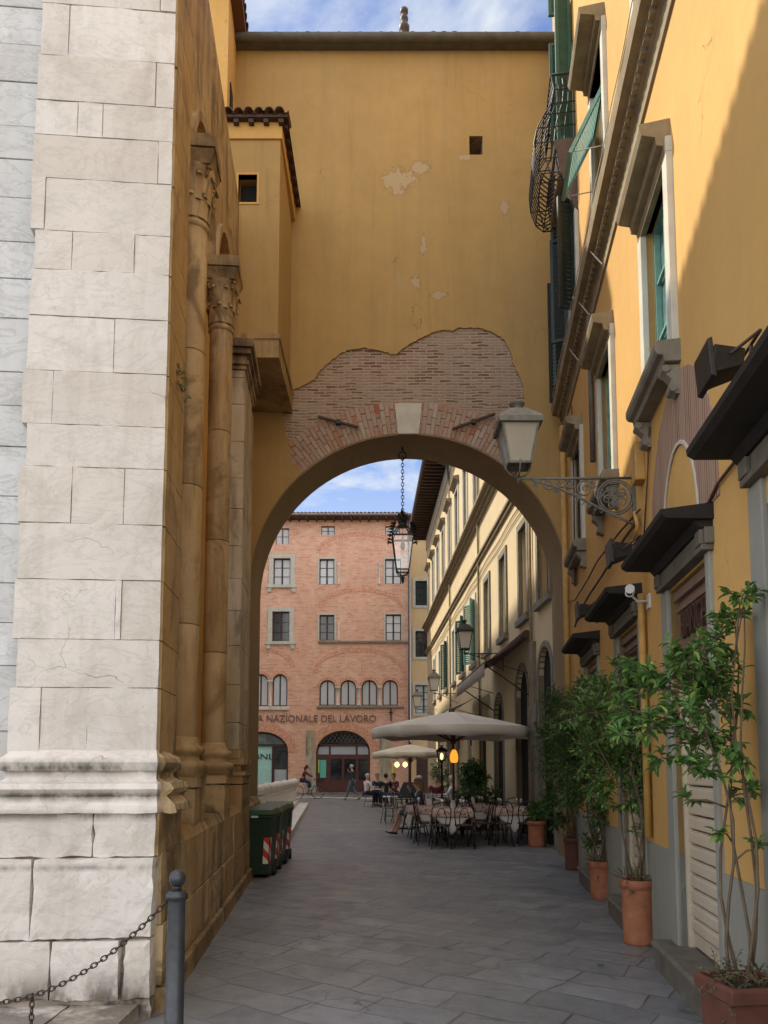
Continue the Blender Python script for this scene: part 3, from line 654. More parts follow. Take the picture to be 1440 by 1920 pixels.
for i in range(5): m.box(bx0+.1+i*.24, bx0+.18+i*.24, BY-ov+.02, BY, zb1-.07, zb1)
for i in range(7): m.box(bx1, bx1+ov-.02, BY+i*.26, BY+.08+i*.26, zb1-.07, zb1)
m.build('bay_eave', MT['wood_dark'], bo)
m = MB(); tiles(m, (bx0+.1,BY+.25,zb1+.15), (1,0,0), (0,-1,-.22), 7, .42, .08); tiles(m, (bx1-.30,BY-.03,zb1+.15), (0,1,0), (1,0,-.25), 9, .36, .075)
m.build('bay_tiles', MT['tile_moss'], bo, fix=False)
# ================================================================== RIGHT NEAR BUILDING
AR = math.atan(.125); KR = 1/cos(AR)
RB = empty('yellow_building', (1.576,0,0), pi/2-AR, 'bright yellow building with stone cornice and shop doors lining the right of the lane', 'building')
def wp(px, py, out=0.0, a=1.576, b_=.125):   # pixel on the right wall -> (local x, z)
    r = ray(px, py); a2 = a-out*KR; t = a2/(r.x-b_*r.y); return (r.y*t*math.sqrt(1+b_*b_)+(r.x*t-a-b_*r.y*t)*0, EYE+r.z*t)
win1 = [(5.62,6.42),(8.12,8.92),(10.6,11.4)]
shops = [(2.6,3.95),(4.98,6.0),(7.15,8.2),(9.62,10.6)]
end = 13.0*KR
holes = []
for a, b_ in win1: holes.append([(a,4.86),(b_,4.86),(b_,6.42),(a,6.42)])
win2 = [(5.62,6.42),(8.12,8.92),(10.6,11.4)]
for a, b_ in win2: holes.append([(a,8.35),(b_,8.35),(b_,10.15),(a,10.15)])
door3 = (10.6,11.4)
for a, b_ in win1[:2]: holes.append([(a,11.8),(b_,11.8),(b_,13.7),(a,13.7)])
holes.append([(door3[0],11.05),(door3[1],11.05),(door3[1],13.5),(door3[0],13.5)])
for a, b_ in shops: holes.append([(a,.0),(b_,.0),(b_,3.02),(a,3.02)])
m = MB(); m.prism([[(1.6,-.02),(end,-.02),(end,17.5),(1.6,17.5)]]+[h for h in holes if h[0][1] > .5], -.35, 0)
# openings that reach the ground are cut by building the wall in two bands
m = MB(); m.prism([[(1.6,3.02),(end,3.02),(end,17.5),(1.6,17.5)]]+[h for h in holes if h[0][1] > .5], -.35, 0)
edges = [1.6]+[v for s_ in shops for v in s_]+[end]
for i in range(0, len(edges), 2): m.prism([[(edges[i],.93),(edges[i+1],.93),(edges[i+1],3.02),(edges[i],3.02)]], -.35, 0)
m.build('wall', MT['ochre'], RB)
for i in range(0, len(edges), 2): m = MB(); m.box(edges[i], edges[i+1], -.35, .012, -.02, .93); m.build('plinth', MT['grey_base'], RB)
m = MB(); m.box(1.6, end, -.9, -.6, 0, 17.4); m.build('rooms_behind', MT['void'], RB)
# main dentil cornice
m = MB(); z = 7.72
prof = [(0,z-.16),(.02,z-.16),(.03,z-.06),(.06,z-.04),(.06,z+.02),(.14,z+.05),(.19,z+.06),(.20,z+.12),(.21,z+.2),(0,z+.24)]
m.profile(prof, 1.6, 12.75); m.profile([(0,z-.26),(.025,z-.25),(.025,z-.18),(0,z-.17)], 1.6, 12.9)
x = 1.65
while x < 12.6: m.box(x, x+.06, .05, .115, z-.035, z+.045); x += .115
m.build('cornice', MT['cornice'], RB)
m = MB(); m.box(1.6, 12.9, 0, .015, 8.05, 8.12); m.build('sill_band', MT['frame_pale'], RB)
def hood(mb, x0, x1, z, p=.24):
    mb.profile([(0,z-.22),(.05,z-.22),(.06,z-.13),(.11,z-.12),(.12,z-.05),(.2,z-.03),(p-.02,z-.02),(p,z+.03),(p,z+.07),(0,z+.10)], x0-.10, x1+.10)
def scroll(mb, x, w, z, h, d, pts=10):
    P = [(0,z),(d,z),(d*1.02,z-h*.2),(d*.7,z-h*.38),(d*.5,z-h*.5),(d*.62,z-h*.72),(d*.5,z-h*.92),(d*.25,z-h),(0,z-h)]
    mb.profile(P, x-w/2, x+w/2)
    for c, r in (((d*.82,z-h*.14),h*.13),((d*.45,z-h*.82),h*.12)):
        mb.profile([(c[0]+r*cos(t*pi/6), c[1]+r*sin(t*pi/6)) for t in range(12)], x-w/2-.012, x+w/2+.012)
def casement(parent, x0, x1, z0, z1, y, o, m_f, m_p, name='window', bars=(2,3), fw=.05, arch=False):
    """wooden window in an opening; o=+1 faces +y. Returns the window part"""
    t = MB(); ys = (y, y-o*.05)
    t.box(x0, x0+fw, *ys, z0, z1); t.box(x1-fw, x1, *ys, z0, z1); t.box(x0+fw, x1-fw, *ys, z0, z0+fw); t.box(x0+fw, x1-fw, *ys, z1-fw, z1)
    for i in range(1, bars[0]): xx = x0+(x1-x0)*i/bars[0]; q = fw*.8; t.box(xx-q, xx+q, *ys, z0+fw, z1-fw)
    ys2 = (y-o*.012, y-o*.04)
    for i in range(1, bars[1]): zz = z0+(z1-z0)*i/bars[1]; t.box(x0+fw, x1-fw, *ys2, zz-.014, zz+.014)
    w_ = t.build(name, m_f, parent)
    p = MB(); p.box(x0+fw*.5, x1-fw*.5, y-o*.052, y-o*.06, z0+fw*.5, z1-fw*.5); p.build('pane', m_p, w_)
    return w_
def surround(parent, x0, x1, z0, z1, w, d, o, mat, name='frame', y0=0, bot=False):
    t = MB(); a, b_ = y0-o*.06, y0+o*d
    t.box(x0-w, x0, a, b_, z0, z1); t.box(x1, x1+w, a, b_, z0, z1); t.box(x0-w, x1+w, a, b_, z1, z1+w)
    if bot: t.box(x0-w, x1+w, a, b_, z0-w, z0)
    return t.build(name, mat, parent, .006)
def louvre(mb, x0, x1, z0, z1, y0, y1, fw=.05, step=.07):
    mb.box(x0, x0+fw, y0, y1, z0, z1); mb.box(x1-fw, x1, y0, y1, z0, z1); mb.box(x0+fw, x1-fw, y0, y1, z0, z0+fw); mb.box(x0+fw, x1-fw, y0, y1, z1-fw, z1)
    z = z0+fw+.01; d = (y1-y0)
    while z < z1-fw-.02:
        mb.hexa([(x0+fw,y0+d*.15,z),(x1-fw,y0+d*.15,z),(x1-fw,y0+d*.3,z),(x0+fw,y0+d*.3,z),(x0+fw,y0+d*.7,z+.045),(x1-fw,y0+d*.7,z+.045),(x1-fw,y0+d*.85,z+.045),(x0+fw,y0+d*.85,z+.045)]); z += step
for i, (a, b_) in enumerate(win1):
    w_ = casement(RB, a, b_, 4.86, 6.42, -.06, 1, MT['shutter_teal'], MT['pane_s'])
    surround(w_, a, b_, 4.86, 6.42, .13, .05, 1, MT['frame_pale'])
    t = MB(); hood(t, a, b_, 6.62); t.build('hood', MT['cornice'], w_)
    t = MB(); t.profile([(-.1,4.68),(.12,4.68),(.13,4.73),(.17,4.74),(.19,4.77),(.19,4.82),(.18,4.85),(-.1,4.86)], a-.17, b_+.17); t.build('sill', MT['pietra'], w_, .006)
    for xx in (a-.08, b_+.08): t = MB(); scroll(t, xx, .10, 4.67, .23, .13); t.build('corbel', MT['pietra'], w_)
    t = MB(); louvre(t, a+.03, (a+b_)/2-.01, 4.9, 6.38, -.055, -.02); louvre(t, (a+b_)/2+.01, b_-.03, 4.9, 6.38, -.055, -.02)
    if i == 2: t.build('shutter', MT['shutter_dark'], w_)
for i, (a, b_) in enumerate(win2):
    w_ = casement(RB, a, b_, 8.35, 10.15, -.08, 1, MT['frame_pale'], MT['pane_d'])
    surround(w_, a, b_, 8.12, 10.15, .14, .05, 1, MT['frame_pale'])
    t = MB(); hood(t, a, b_, 10.4, .3); t.box(a-.1, b_+.1, 0, .06, 10.15, 10.3); t.build('hood', MT['cornice'], w_)
    if i == 1:   # roller blind pushed out on stays
        t = MB(); louvre(t, a+.02, b_-.02, -.95, 0, -.02, .02, .06, .06)
        s_ = t.build('shutter', MT['shutter_teal'], w_); s_.location = (0,.0,9.62); s_.rotation_euler = (R(26),0,0)
        [MB().tube([(xx,.42,8.79),(xx,-.1,8.85)], .007, 5).build('stay', MT['cable_white'], w_) for xx in (a+.05, b_-.05)]
    elif i == 2:
        for s_, hx in ((0, a), (1, b_)):
            t = MB(); louvre(t, 0, .26, 8.36, 10.1, -.02, .02); q = t.build('shutter', MT['shutter_dark'], w_); q.location = (hx, .06, 0); q.rotation_euler = (0,0,R(80 if s_ else 115))
for a, b_ in win1[:2]:
    w_ = casement(RB, a, b_, 11.8, 13.7, -.1, 1, MT['frame_pale'], MT['pane_d']); surround(w_, a, b_, 11.8, 13.7, .14, .05, 1, MT['frame_pale'])
    t = MB(); hood(t, a, b_, 13.95, .3); t.build('hood', MT['cornice'], w_)
# tall dark shutters opened out beyond the cornice end
for (xa, z0, z1, out) in ((12.0,8.0,10.8,.24),):
    t = MB(); louvre(t, 0, out, z0, z1, -.02, .02); q = t.build('open_shutter', MT['shutter_dark'], RB); q.location = (xa,.0,0); q.rotation_euler = (0,0,R(72))
    t = MB(); louvre(t, 0, out, z0, z1-.6, -.02, .02); q = t.build('open_shutter', MT['shutter_dark'], RB); q.location = (xa+.7,.0,0); q.rotation_euler = (0,0,R(95))
# balcony with a belly grille, french door and green shutters
bx = (10.45,11.6); BZ = 10.98
t = MB()
def slabprof(k): return [(0,BZ-.55*k),(.12*k,BZ-.5*k),(.3*k,BZ-.3*k),(.36*k,BZ-.12*k),(.40*k,BZ-.1),(.40*k,BZ),(0,BZ)]
t.profile([(0,BZ-1.15),(.05,BZ-1.1),(.12,BZ-.85),(.24,BZ-.52),(.29,BZ-.18),(.33,BZ-.14),(.33,BZ-.03),(.31,BZ),(0,BZ)], bx[0], bx[1])
bal = t.build('balcony', MT['balc'], RB, .01)
t = MB(); n = 13
def belly(x, f=1):   # bulging vertical bar
    return [(x, .30,BZ-.55),(x,.40,BZ-.62),(x,.52,BZ-.50),(x,.60,BZ-.26),(x,.62,BZ+.0),(x,.57,BZ+.24),(x,.46,BZ+.45),(x,.35,BZ+.62),(x,.31,BZ+.84),(x,.35,BZ+1.08)]
ring = [Vector(p) for p in belly(0)]
for i in range(n): xx = bx[0]+.03+(bx[1]-bx[0]-.06)*i/(n-1); t.tube([(xx, p.y, p.z-.28*(1 if j<3 else .6)*(1-abs(2*i/(n-1)-1))*0) for j, p in enumerate(ring)], .011, 5)
for p in ring[1:]: t.tube([(bx[0]+.03,p.y,p.z),(bx[1]-.03,p.y,p.z)], .009 if p.z < BZ+1 else .018, 5)
for xx in (bx[0]+.03, bx[1]-.03):
    for q in range(4): f = q/4; t.tube([(xx, p.y*f+.02*(1-f), p.z) for p in ring], .011, 5)
    for p in ring[1:]: t.tube([(xx,0,p.z),(xx,p.y,p.z)], .009 if p.z < BZ+1 else .018, 5)
t.build('railing', MT['iron'], bal)
w_ = casement(RB, door3[0], door3[1], 11.05, 13.5, -.1, 1, MT['shutter_green'], MT['pane_d'], 'balcony_door', (2,4))
for s_, hx in ((0, door3[0]), (1, door3[1])):
    t = MB(); louvre(t, 0, .24, 11.06, 13.5, -.02, .02); q = t.build('shutter', MT['shutter_green'], w_); q.location = (hx, .03, 0); q.rotation_euler = (0,0,R(95 if s_ else 100))
t = MB(); louvre(t, 0, .24, 14.0, 16.4, -.02, .02); q = t.build('open_shutter', MT['shutter_green'], RB); q.location = (11.4,.03,0); q.rotation_euler = (0,0,R(95))
# brick relieving arch over the second shop with plaster tympanum
m = MB(); c = 5.62
bo_ = [(c-.93,3.35)]+[(c+(-.93)*cos(pi*i/16), 3.35+1.28*sin(pi*i/16)**.9) for i in range(1,16)]+[(c+.93,3.35)]
bi_ = [(c+(.48)*cos(pi*i/14), 3.35+.72*sin(pi*i/14)) for i in range(15)]
m.prism([bo_+bi_], -.1, .008); m.build('relieving_arch', MT['brick_pink'], RB)
m = MB(); P = [(c+.5*cos(pi*i/14), 3.35+.75*sin(pi*i/14)) for i in range(15)]; Q = [(c+.48*cos(pi*i/14), 3.35+.72*sin(pi*i/14)) for i in range(15)]
m.prism([P+Q[::-1]], 0, .018); m.build('arch_edging', MT['frame_pale'], RB)
# shopfronts
for i, (a, b_) in enumerate(shops):
    t = MB(); zt = 3.30 if i else 3.43
    e1 = b_+.22 if i else 4.2
    t.profile([(0,zt-.06),(.30,zt-.045),(.335,zt-.02),(.34,zt+.015),(0,zt+.05)], a-.15, e1)
    t.profile([(0,zt-.11),(.08,zt-.11),(.12,zt-.06),(0,zt-.06)], a-.12, e1-.05)
    s_ = t.build('shopfront', MT['slab_dark'], RB)
    t = MB(); t.box(a-.14, e1-.06, -.05, .06, zt-.22, zt-.11); t.box(a-.12, e1-.08, -.05, .08, zt-.26, zt-.22)
    for xx in (a-.06, b_+.1): t.box(xx-.06, xx+.06, .06, .09, zt-.22, zt-.12)
    t.build('lintel', MT['pietra_dark'], s_, .006)
    for xa, xb in ((a-.09, a), (b_, b_+.20)):
        t = MB(); t.box(xa, xb, -.3, .03, 0, zt-.26); t.box(xa-.01, xb+.01, -.3, .04, 0, .22); t.build('jamb', MT['grey_base'], s_, .008)
    t = MB(); t.box(a-.14, b_+.2, -.2, .16, 0, .16); t.profile([(-.2,.16),(.17,.16),(.19,.18),(.19,.20),(.17,.22),(-.2,.22)], a-.16, b_+.22); t.build('doorstep', MT['pietra_dark'], s_)
    t = MB(); z = .24
    t.box(a, b_, -.12, -.08, z, z+.1); z += .1
    while z < 2.2: t.profile([(-.12,z+.004),(-.073,z+.012),(-.068,z+.02),(-.068,z+.085),(-.073,z+.093),(-.085,z+.100),(-.085,z+.108),(-.12,z+.11)], a, b_); z += .112
    t.box(a, a+.035, -.12, -.045, .22, 2.3); t.box(b_-.035, b_, -.12, -.045, .22, 2.3); t.build('roller_shutter', MT['metal_roller'], s_)
    t = MB(); t.box(a, b_, -.14, -.06, z, 3.0); t.box(a, b_, -.06, -.02, 2.93, 3.0); t.box(a, b_, -.06, -.04, 2.84, 2.88); t.box(a, b_, -.06, -.03, z, z+.07); pn = t.build('sign_panel', MT['wood_brown'], s_)
    if i == 1: text('sign_letters', 'BIANCHI', .30, MT['wood_dark'], pn, ((a+b_)/2,-.05,2.70), (pi/2,0,pi), .02, sx=.62)
    elif i > 1: text('sign_letters', 'BIANCHI', .26, MT['wood_dark'], pn, ((a+b_)/2,-.05,2.70), (pi/2,0,pi), .02, sx=.62)
# downpipes and cable runs fixed to the wall
def pipe(name, pts, r, mat, n=8, parent=RB): t = MB(); t.tube(pts, r, n); return t.build(name, mat, parent)
xw = wp(1192,1100)[0]
pipe('downpipe', [(6.83,.05,.98),(6.83,.05,3.2)], .032, MT['pipe_ochre'])
pipe('downpipe', [(12.35,.07,.1),(12.35,.07,7.4)], .05, MT['pipe_ochre'])
pipe('downpipe', [(9.3,.06,5.5),(9.3,.06,7.45)], .035, MT['gutter'])
t = MB(); t.box(6.72,6.9,0,.09,4.25,4.62); t.build('junction_box', MT['pipe_ochre'], RB, .008)
def cable(name, pix, out=.03, r=.012, mat='cable'):
    P = [Vector((wp(x, y, out)[0], out, wp(x, y, out)[1])) for x, y in pix]; t = MB(); t.tube(P, r, 5); return t.build(name, MT[mat], RB)
cable('cable', [(1394,846),(1370,876),(1345,908),(1330,940),(1322,952)], .02, .012)
cable('cable', [(1200,955),(1160,1000),(1120,1052),(1100,1090),(1078,1125),(1060,1128)], .04, .012)
cable('cable', [(1196,975),(1160,1025),(1130,1078),(1105,1115),(1085,1150),(1078,1175)], .04, .016)
cable('cable', [(1190,960),(1196,985),(1190,1010)], .05, .02, 'pipe_ochre')
cable('cable', [(1218,800),(1214,900),(1208,1000)], .02, .008)
cable('cable', [(1072,760),(1076,900),(1078,1100)], .05, .012)
P = []
for q in range(60):
    x = 2+q*10.6/60; P.append((x, .22, 7.94+.02*sin(q)))
pipe('cable', P, .006, MT['cable_white'], 4)
for xx in (8.6,9.6,10.7): pipe('cable', [(xx,.22,7.93),(xx-.12,.15,7.75),(xx-.25,.05,7.5)], .007, MT['cable_white'], 4)
t = MB(); u, z = 4.03*KR, 2.47; t.box(u-.06, u+.06, 0, .012, z-.08, z+.08); q = t.build('house_number', MT['plaque'], RB, .003); text('number', '24', .11, MT['navy'], q, (u,.014,z), (pi/2,0,pi), .002)
# ================================================================== CREAM BUILDING beyond the arch
bC = .0286
CB = empty('cream_building', (3.83,0,0), pi/2+math.atan(bC), 'long cream building with deep dark eaves and string courses on the right beyond the arch', 'building')
c0, c1 = 14.15, 44.0
H3 = [(19.0+i*2.55, 20.0+i*2.55) for i in range(10)]
H2 = [(15.0,15.9),(17.0,17.85),(19.6,20.4),(22.2,23.0),(25.0,25.8),(27.8,28.6),(30.6,31.4),(33.4,34.2),(36.2,37),(39,39.8)]
GA = [(15.0,16.1,4.15),(17.2,18.5,4.0),(20.3,21.6,3.6),(23.2,24.4,3.2),(26.2,27.4,3.2),(29.5,30.7,3.2),(33,34.2,3.2),(37,38.2,3.2)]
def archhole(a, b_, zs, zt, n=12): r = (b_-a)/2; return [(a,zs),(b_,zs)]+[((a+b_)/2+r*cos(pi*i/n), zt-r+r*sin(pi*i/n)) for i in range(n+1)]
up = [[(a,10.5),(b_,10.5),(b_,12.9),(a,12.9)] for a, b_ in H3]+[[(a,5.15),(b_,5.15),(b_,7.35),(a,7.35)] for a, b_ in H2]
m = MB(); m.prism([[(c0,4.5),(c1,4.5),(c1,15.3),(c0,15.3)]]+up, -.35, 0)
low = [(c0,0)]
for a, b_, zt in GA: low += [(a,0)]+[((a+b_)/2-(b_-a)/2*cos(pi*i/12), zt-(b_-a)/2+(b_-a)/2*sin(pi*i/12)) for i in range(13)]+[(b_,0)]
low += [(c1,0),(c1,4.5),(c0,4.5)]
m.prism([low], -.10, 0); m.build('wall', MT['cream'], CB)
m = MB(); m.box(c0, c1, -1.6, -1.3, 0, 15); m.box(c0, c1, -.3, -.11, 0, 4.4); m.build('rooms_behind', MT['void'], CB)
m = MB()
for z, d, h_ in ((9.62,.10,.12),(9.74,.2,.1),(9.84,.32,.1),(8.28,.08,.1),(8.38,.14,.08)): m.box(c0, c1, 0, d, z+.001, z+h_-.001)
m.build('string_course', MT['cornice'], CB)
m = MB()
for a, b_, zt in GA[:3]:
    r = (b_-a)/2; P = [((a+b_)/2+(r+.12)*cos(pi*i/14), zt-r+(r+.12)*sin(pi*i/14)) for i in range(15)]; Q = [((a+b_)/2+r*cos(pi*i/14), zt-r+r*sin(pi*i/14)) for i in range(15)]
    m.prism([[(b_+.12,0)]+P+[(a-.12,0),(a,0)]+Q[::-1]+[(b_,0)]], -.105, .03)
m.box(c0+.02, c0+.3, 0, .12, 0, 5.0); m.box(16.35, 16.75, 0, .08, 0, 4.4)
m.build('arch_surround', MT['pietra'], CB)
for (a, b_, zt) in GA[4:]:
    t = MB(); t.box(a, b_, -.09, -.06, 0, 2.4); t.build('shop_glazing', MT['pane_d'], CB)
# eaves
m = MB(); EV = 1.05
m.box(c0, c1+.5, -.3, EV, 15.42, 15.50); x = c0
m.box(c0, c1+.5, -.35, 0, 15.3, 15.42)
while x < c1: m.box(x, x+.09, 0, EV-.02, 15.30, 15.42); x += .42
ev = m.build('eaves', MT['wood_dark'], CB)
m = MB(); m.tube([(c0,EV+.05,15.48),(c1+.5,EV+.05,15.48)], .075, 8); m.build('gutter', MT['gutter'], CB)
m = MB(); m.hexa([(c0,EV+.03,15.52),(c1+.5,EV+.03,15.52),(c1+.5,-4,17),(c0,-4,17),(c0,EV+.03,15.6),(c1+.5,EV+.03,15.6),(c1+.5,-4,17.1),(c0,-4,17.1)]); m.build('roof', MT['tile_dark'], CB)
m = MB(); m.box(c0, c1, 0, .05, 14.6, 15.3); m.build('frieze', MT['frame_pale'], CB)
for i, (a, b_) in enumerate(H3):
    w_ = casement(CB, a, b_, 10.5, 12.9, -.06, 1, MT['frame_pale'], MT['pane_c'], bars=(2,4)); surround(w_, a, b_, 10.5, 12.9, .13, .05, 1, MT['frame_pale'])
    t = MB(); t.profile([(0,13.05),(.08,13.05),(.12,13.14),(.24,13.18),(.26,13.26),(0,13.3)], a-.22, b_+.22); t.build('hood', MT['cornice'], w_)
for i, (a, b_) in enumerate(H2):
    green = i in (4,5,7); w_ = casement(CB, a, b_, 5.15, 7.35, -.16, 1, MT['wood_brown'] if i < 2 else MT['frame_pale'], MT['pane_d'] if i < 1 else MT['pane_c'], bars=(2,4)); surround(w_, a, b_, 5.15, 7.35, .17, .05, 1, MT['pietra'] if i < 4 else MT['frame_pale'])
    t = MB(); t.box(a-.2, b_+.2, -.1, .12, 5.0, 5.15); t.build('sill', MT['pietra'], w_)
    if green:
        for s_, hx in ((0, a), (1, b_)):
            t = MB(); louvre(t, 0, .34 if i == 4 else .24, 5.2, 7.3, -.02, .02); q = t.build('shutter', MT['shutter_teal' if i == 4 else 'shutter_green'], w_); q.location = (hx,.06,0); q.rotation_euler = (0,0,R(40 if s_ else 150))
for xx, zt in ((16.55,9.6),(24.0,15.2),(32.0,15.2)): t = MB(); t.tube([(xx,.06,.2),(xx,.06,zt)], .04, 6); t.build('downpipe', MT['cornice'], CB)
t = MB(); t.tube([(32.0,.06,14.3),(32.0,.12,14.9),(32.0,.6,15.15),(32.0,EV,15.42)], .05, 6); t.build('gutter_pipe', MT['gutter'], CB)
for zz, dz in ((7.95,.0),(7.75,.02)): t = MB(); t.tube([(c0+q*.75, .03, zz+.03*sin(q*1.3)) for q in range(38)], .012, 4); t.build('cable', MT['cable'], CB)
# sign fascia and doorway under the awnings
t = MB(); t.box(16.2,17.0,.04,.07,2.6,3.0); t.build('sign_board', MT['pietra'], CB)
# ================================================================== SMALL YELLOW BUILDING AND BANK
FY = 46.0
YB = empty('end_building', (0,FY+.2,0), 0, 'narrow yellow building with green shutters closing the lane beside the brick bank', 'building')
x0, x1 = 1.66, 7.0
def fx(px, Y=FY): return XP(px, 1200, Y)
wy = []
for (pa, pb, ya, yb_) in ((779,807,1088,1134),(779,808,1182,1231),(779,811,1284,1337)):
    wy.append((XP(pa,ya,FY), XP(pb,ya,FY), ZP(yb_,FY), ZP(ya,FY)))
m = MB(); m.prism([[(x0,0),(x1,0),(x1,16.2),(x0,16.2)]]+[[(a,c),(b_,c),(b_,d),(a,d)] for a, b_, c, d in wy], 0, .4); m.build('wall', MT['plaster_y'], YB)
for i, (a, b_, c, d) in enumerate(wy):
    w_ = casement(YB, a, b_, c, d, .15 if i else .05, -1, MT['shutter_dark'] if i == 0 else MT['wood_dark'], [MT['shutter_dark'],MT['pane_d'],MT['pane_c']][i], bars=(2,4)); surround(w_, a, b_, c, d, .16, .05, -1, MT['frame_pale'], bot=True)
m = MB(); m.box(x0, x1, -.5, .5, 16.2, 16.35); m.build('roof', MT['tile_pink'], YB)
m = MB(); m.box(x0, x1, .3, .4, .0, 3); m.box(2.0, 3.0, -.02, .3, 0, 2.7); m.build('shop_door', MT['wood_dark'], YB)
BK = empty('brick_bank', (0,FY,0), 0, 'pink brick bank palace with arched windows and tiled roof facing down the lane', 'building')
bl, br = -12.0, XP(769,1300,FY); bt = ZP(975,FY)
def rz_(pa, pb, ya, yb_): return (XP(pa,ya,FY), XP(pb,ya,FY), ZP(yb_,FY), ZP(ya,FY))
top3 = [rz_(517,542,990,1020), rz_(602,628,986,1003), rz_(722,750,986,1003)]
r2 = [rz_(513,545,1047,1097), rz_(599,627,1048,1096), rz_(722,752,1048,1095)]
r1 = [rz_(511,543,1147,1203), rz_(599,627,1153,1201), rz_(723,752,1152,1201)]
ar_ = [rz_(475,503,1264,1324), rz_(511,539,1264,1324), rz_(599,629,1275,1323), rz_(638,668,1275,1323), rz_(678,707,1275,1323), rz_(717,746,1275,1323)]
extra = [(a-2.9, b_-2.9, c, d) for a, b_, c, d in (r2[0], r1[0])]
doorA = (XP(592,1440,FY), XP(694,1440,FY), ZP(1370,FY)); doorB = (XP(440,1440,FY), XP(540,1440,FY), ZP(1372,FY))
def segarch(a, b_, zt, rise, z0, n=18):   # depressed arch opening
    c = (a+b_)/2; h = (b_-a)/2; return [(a,z0)]+[(c-h*cos(pi*i/n), zt-rise+rise*sin(pi*i/n)) for i in range(n+1)]+[(b_,z0)]
hl = [[(a,c),(b_,c),(b_,d),(a,d)] for a, b_, c, d in top3+r2+r1+extra]+[archhole(a, b_, c, d) for a, b_, c, d in ar_]
zA = 0
band = 4.2
outer = [(bl,0)]+segarch(doorB[0],doorB[1],doorB[2],1.25,0)+segarch(doorA[0],doorA[1],doorA[2],1.35,0)+[(br,0),(br,bt),(bl,bt)]
m = MB(); m.prism([outer]+hl, 0, .5); m.build('wall', MT['brick_bank'], BK)
m = MB(); m.box(bl, br, 2.0, 2.2, 0, bt); m.build('rooms_behind', MT['void'], BK)
for xa, xb in ((br-1.9, br-1.15), (XP(573,1440,FY), doorA[0]-.02)): m = MB(); m.box(xa, xb, -.035, .1, 0, 3.9); m.build('stone_quoin', MT['stone_pil'], BK)
# relieving arch bands and string courses
m = MB()
def bandarc(cx, hw, zt, rise, th):
    n = 24; P = [(cx-(hw+th)*cos(pi*i/n), zt-rise+(rise+th)*sin(pi*i/n)) for i in range(n+1)]; Q = [(cx-hw*cos(pi*i/n), zt-rise+rise*sin(pi*i/n)) for i in range(n+1)]
    m.prism([P+Q[::-1]], -.02, .1)
for (xa, xb, ya, yt) in ((600,752,1036,1005),(604,748,1140,1109),(594,752,1262,1222),(430,545,1250,1222)):
    cx = (XP(xa,ya,FY)+XP(xb,ya,FY))/2; hw = (XP(xb,ya,FY)-XP(xa,ya,FY))/2; zt = ZP(yt,FY); bandarc(cx, hw, zt, zt-ZP(ya,FY), .26)
for d in (doorA, doorB): bandarc((d[0]+d[1])/2, (d[1]-d[0])/2+.02, d[2]+.02, 1.3, .5)
for a, b_, c, d in ar_: bandarc((a+b_)/2, (b_-a)/2+.02, d+.02, (b_-a)/2+.02, .16)
m.build('brick_arch', MT['arch_band'], BK)
m = MB()
for (xa, xb, y) in ((594,757,1326),(597,765,1204)): m.box(XP(xa,y,FY), XP(xb,y,FY), -.12, .0, ZP(y,FY)-.07, ZP(y,FY)+.05)
m.build('string_course', MT['pietra'], BK)
m = MB(); m.box(XP(460,1327,FY), XP(543,1327,FY), -.14, 0, ZP(1331,FY), ZP(1325,FY)); m.build('white_sill', MT['balus'], BK)
for i, (a, b_, c, d) in enumerate(top3): w_ = casement(BK, a, b_, c, d, .15, -1, MT['wood_brown'], MT['pane_c'], bars=(2,2))
for i, (a, b_, c, d) in enumerate(r2+r1+extra):
    w_ = casement(BK, a, b_, c, d, .15, -1, MT['wood_dark'], MT['pane_d'] if i in (3,4) else MT['pane_c'], bars=(2,3), fw=.06)
    if i in (0,3,6,7): surround(w_, a, b_, c, d, .28, .08, -1, MT['pietra']).data.materials[0] = MT['frame_pale']; t = MB(); t.box(a-.4, b_+.4, -.16, 0, c-.18, c); t.box(a-.34,a-.1,-.1,0,c-.45,c-.18); t.box(b_+.1,b_+.34,-.1,0,c-.45,c-.18); t.build('sill', MT['frame_pale'], w_)
    else: surround(w_, a, b_, c, d, .10, .03, -1, MT['frame_pale'])
for a, b_, c, d in ar_:
    r = (b_-a)/2; t = MB(); P = archhole(a, b_, c, d); Q = archhole(a+.07, b_-.07, c+.07, d-.07); t.prism([P, Q], .14, .22); t.box((a+b_)/2-.04,(a+b_)/2+.04,.15,.21,c+.07,d-.07)
    w_ = t.build('window', MT['wood_dark'], BK); t = MB(); t.prism([Q], .2, .23); t.build('pane', MT['pane_c'], w_)
for i in (2,3,4):
    m = MB(); cx = (ar_[i][1]+ar_[i+1][0])/2; z0, z1 = ar_[i][2], ar_[i][3]-(ar_[i][1]-ar_[i][0])/2
    m.lathe([(.13,z0),(.13,z0+.06),(.07,z0+.12),(.065,z1-.22),(.09,z1-.18),(.15,z1-.02),(.17,z1)], 10, (cx,.0,0)); m.box(cx-.17, cx+.17, -.15, .15, z1, z1+.08); m.build('window_column', MT['balus'], BK)
for cx in ((ar_[0][1]+ar_[1][0])/2, ar_[0][0]-.14): m = MB(); z0, z1 = ar_[0][2], ar_[0][3]-(ar_[0][1]-ar_[0][0])/2; m.lathe([(.13,z0),(.13,z0+.06),(.075,z0+.12),(.07,z1-.22),(.09,z1-.18),(.15,z1-.02),(.17,z1)], 10, (cx,.0,0)); m.box(cx-.17, cx+.17, -.15, .15, z1, z1+.08); m.build('window_column', MT['balus'], BK)
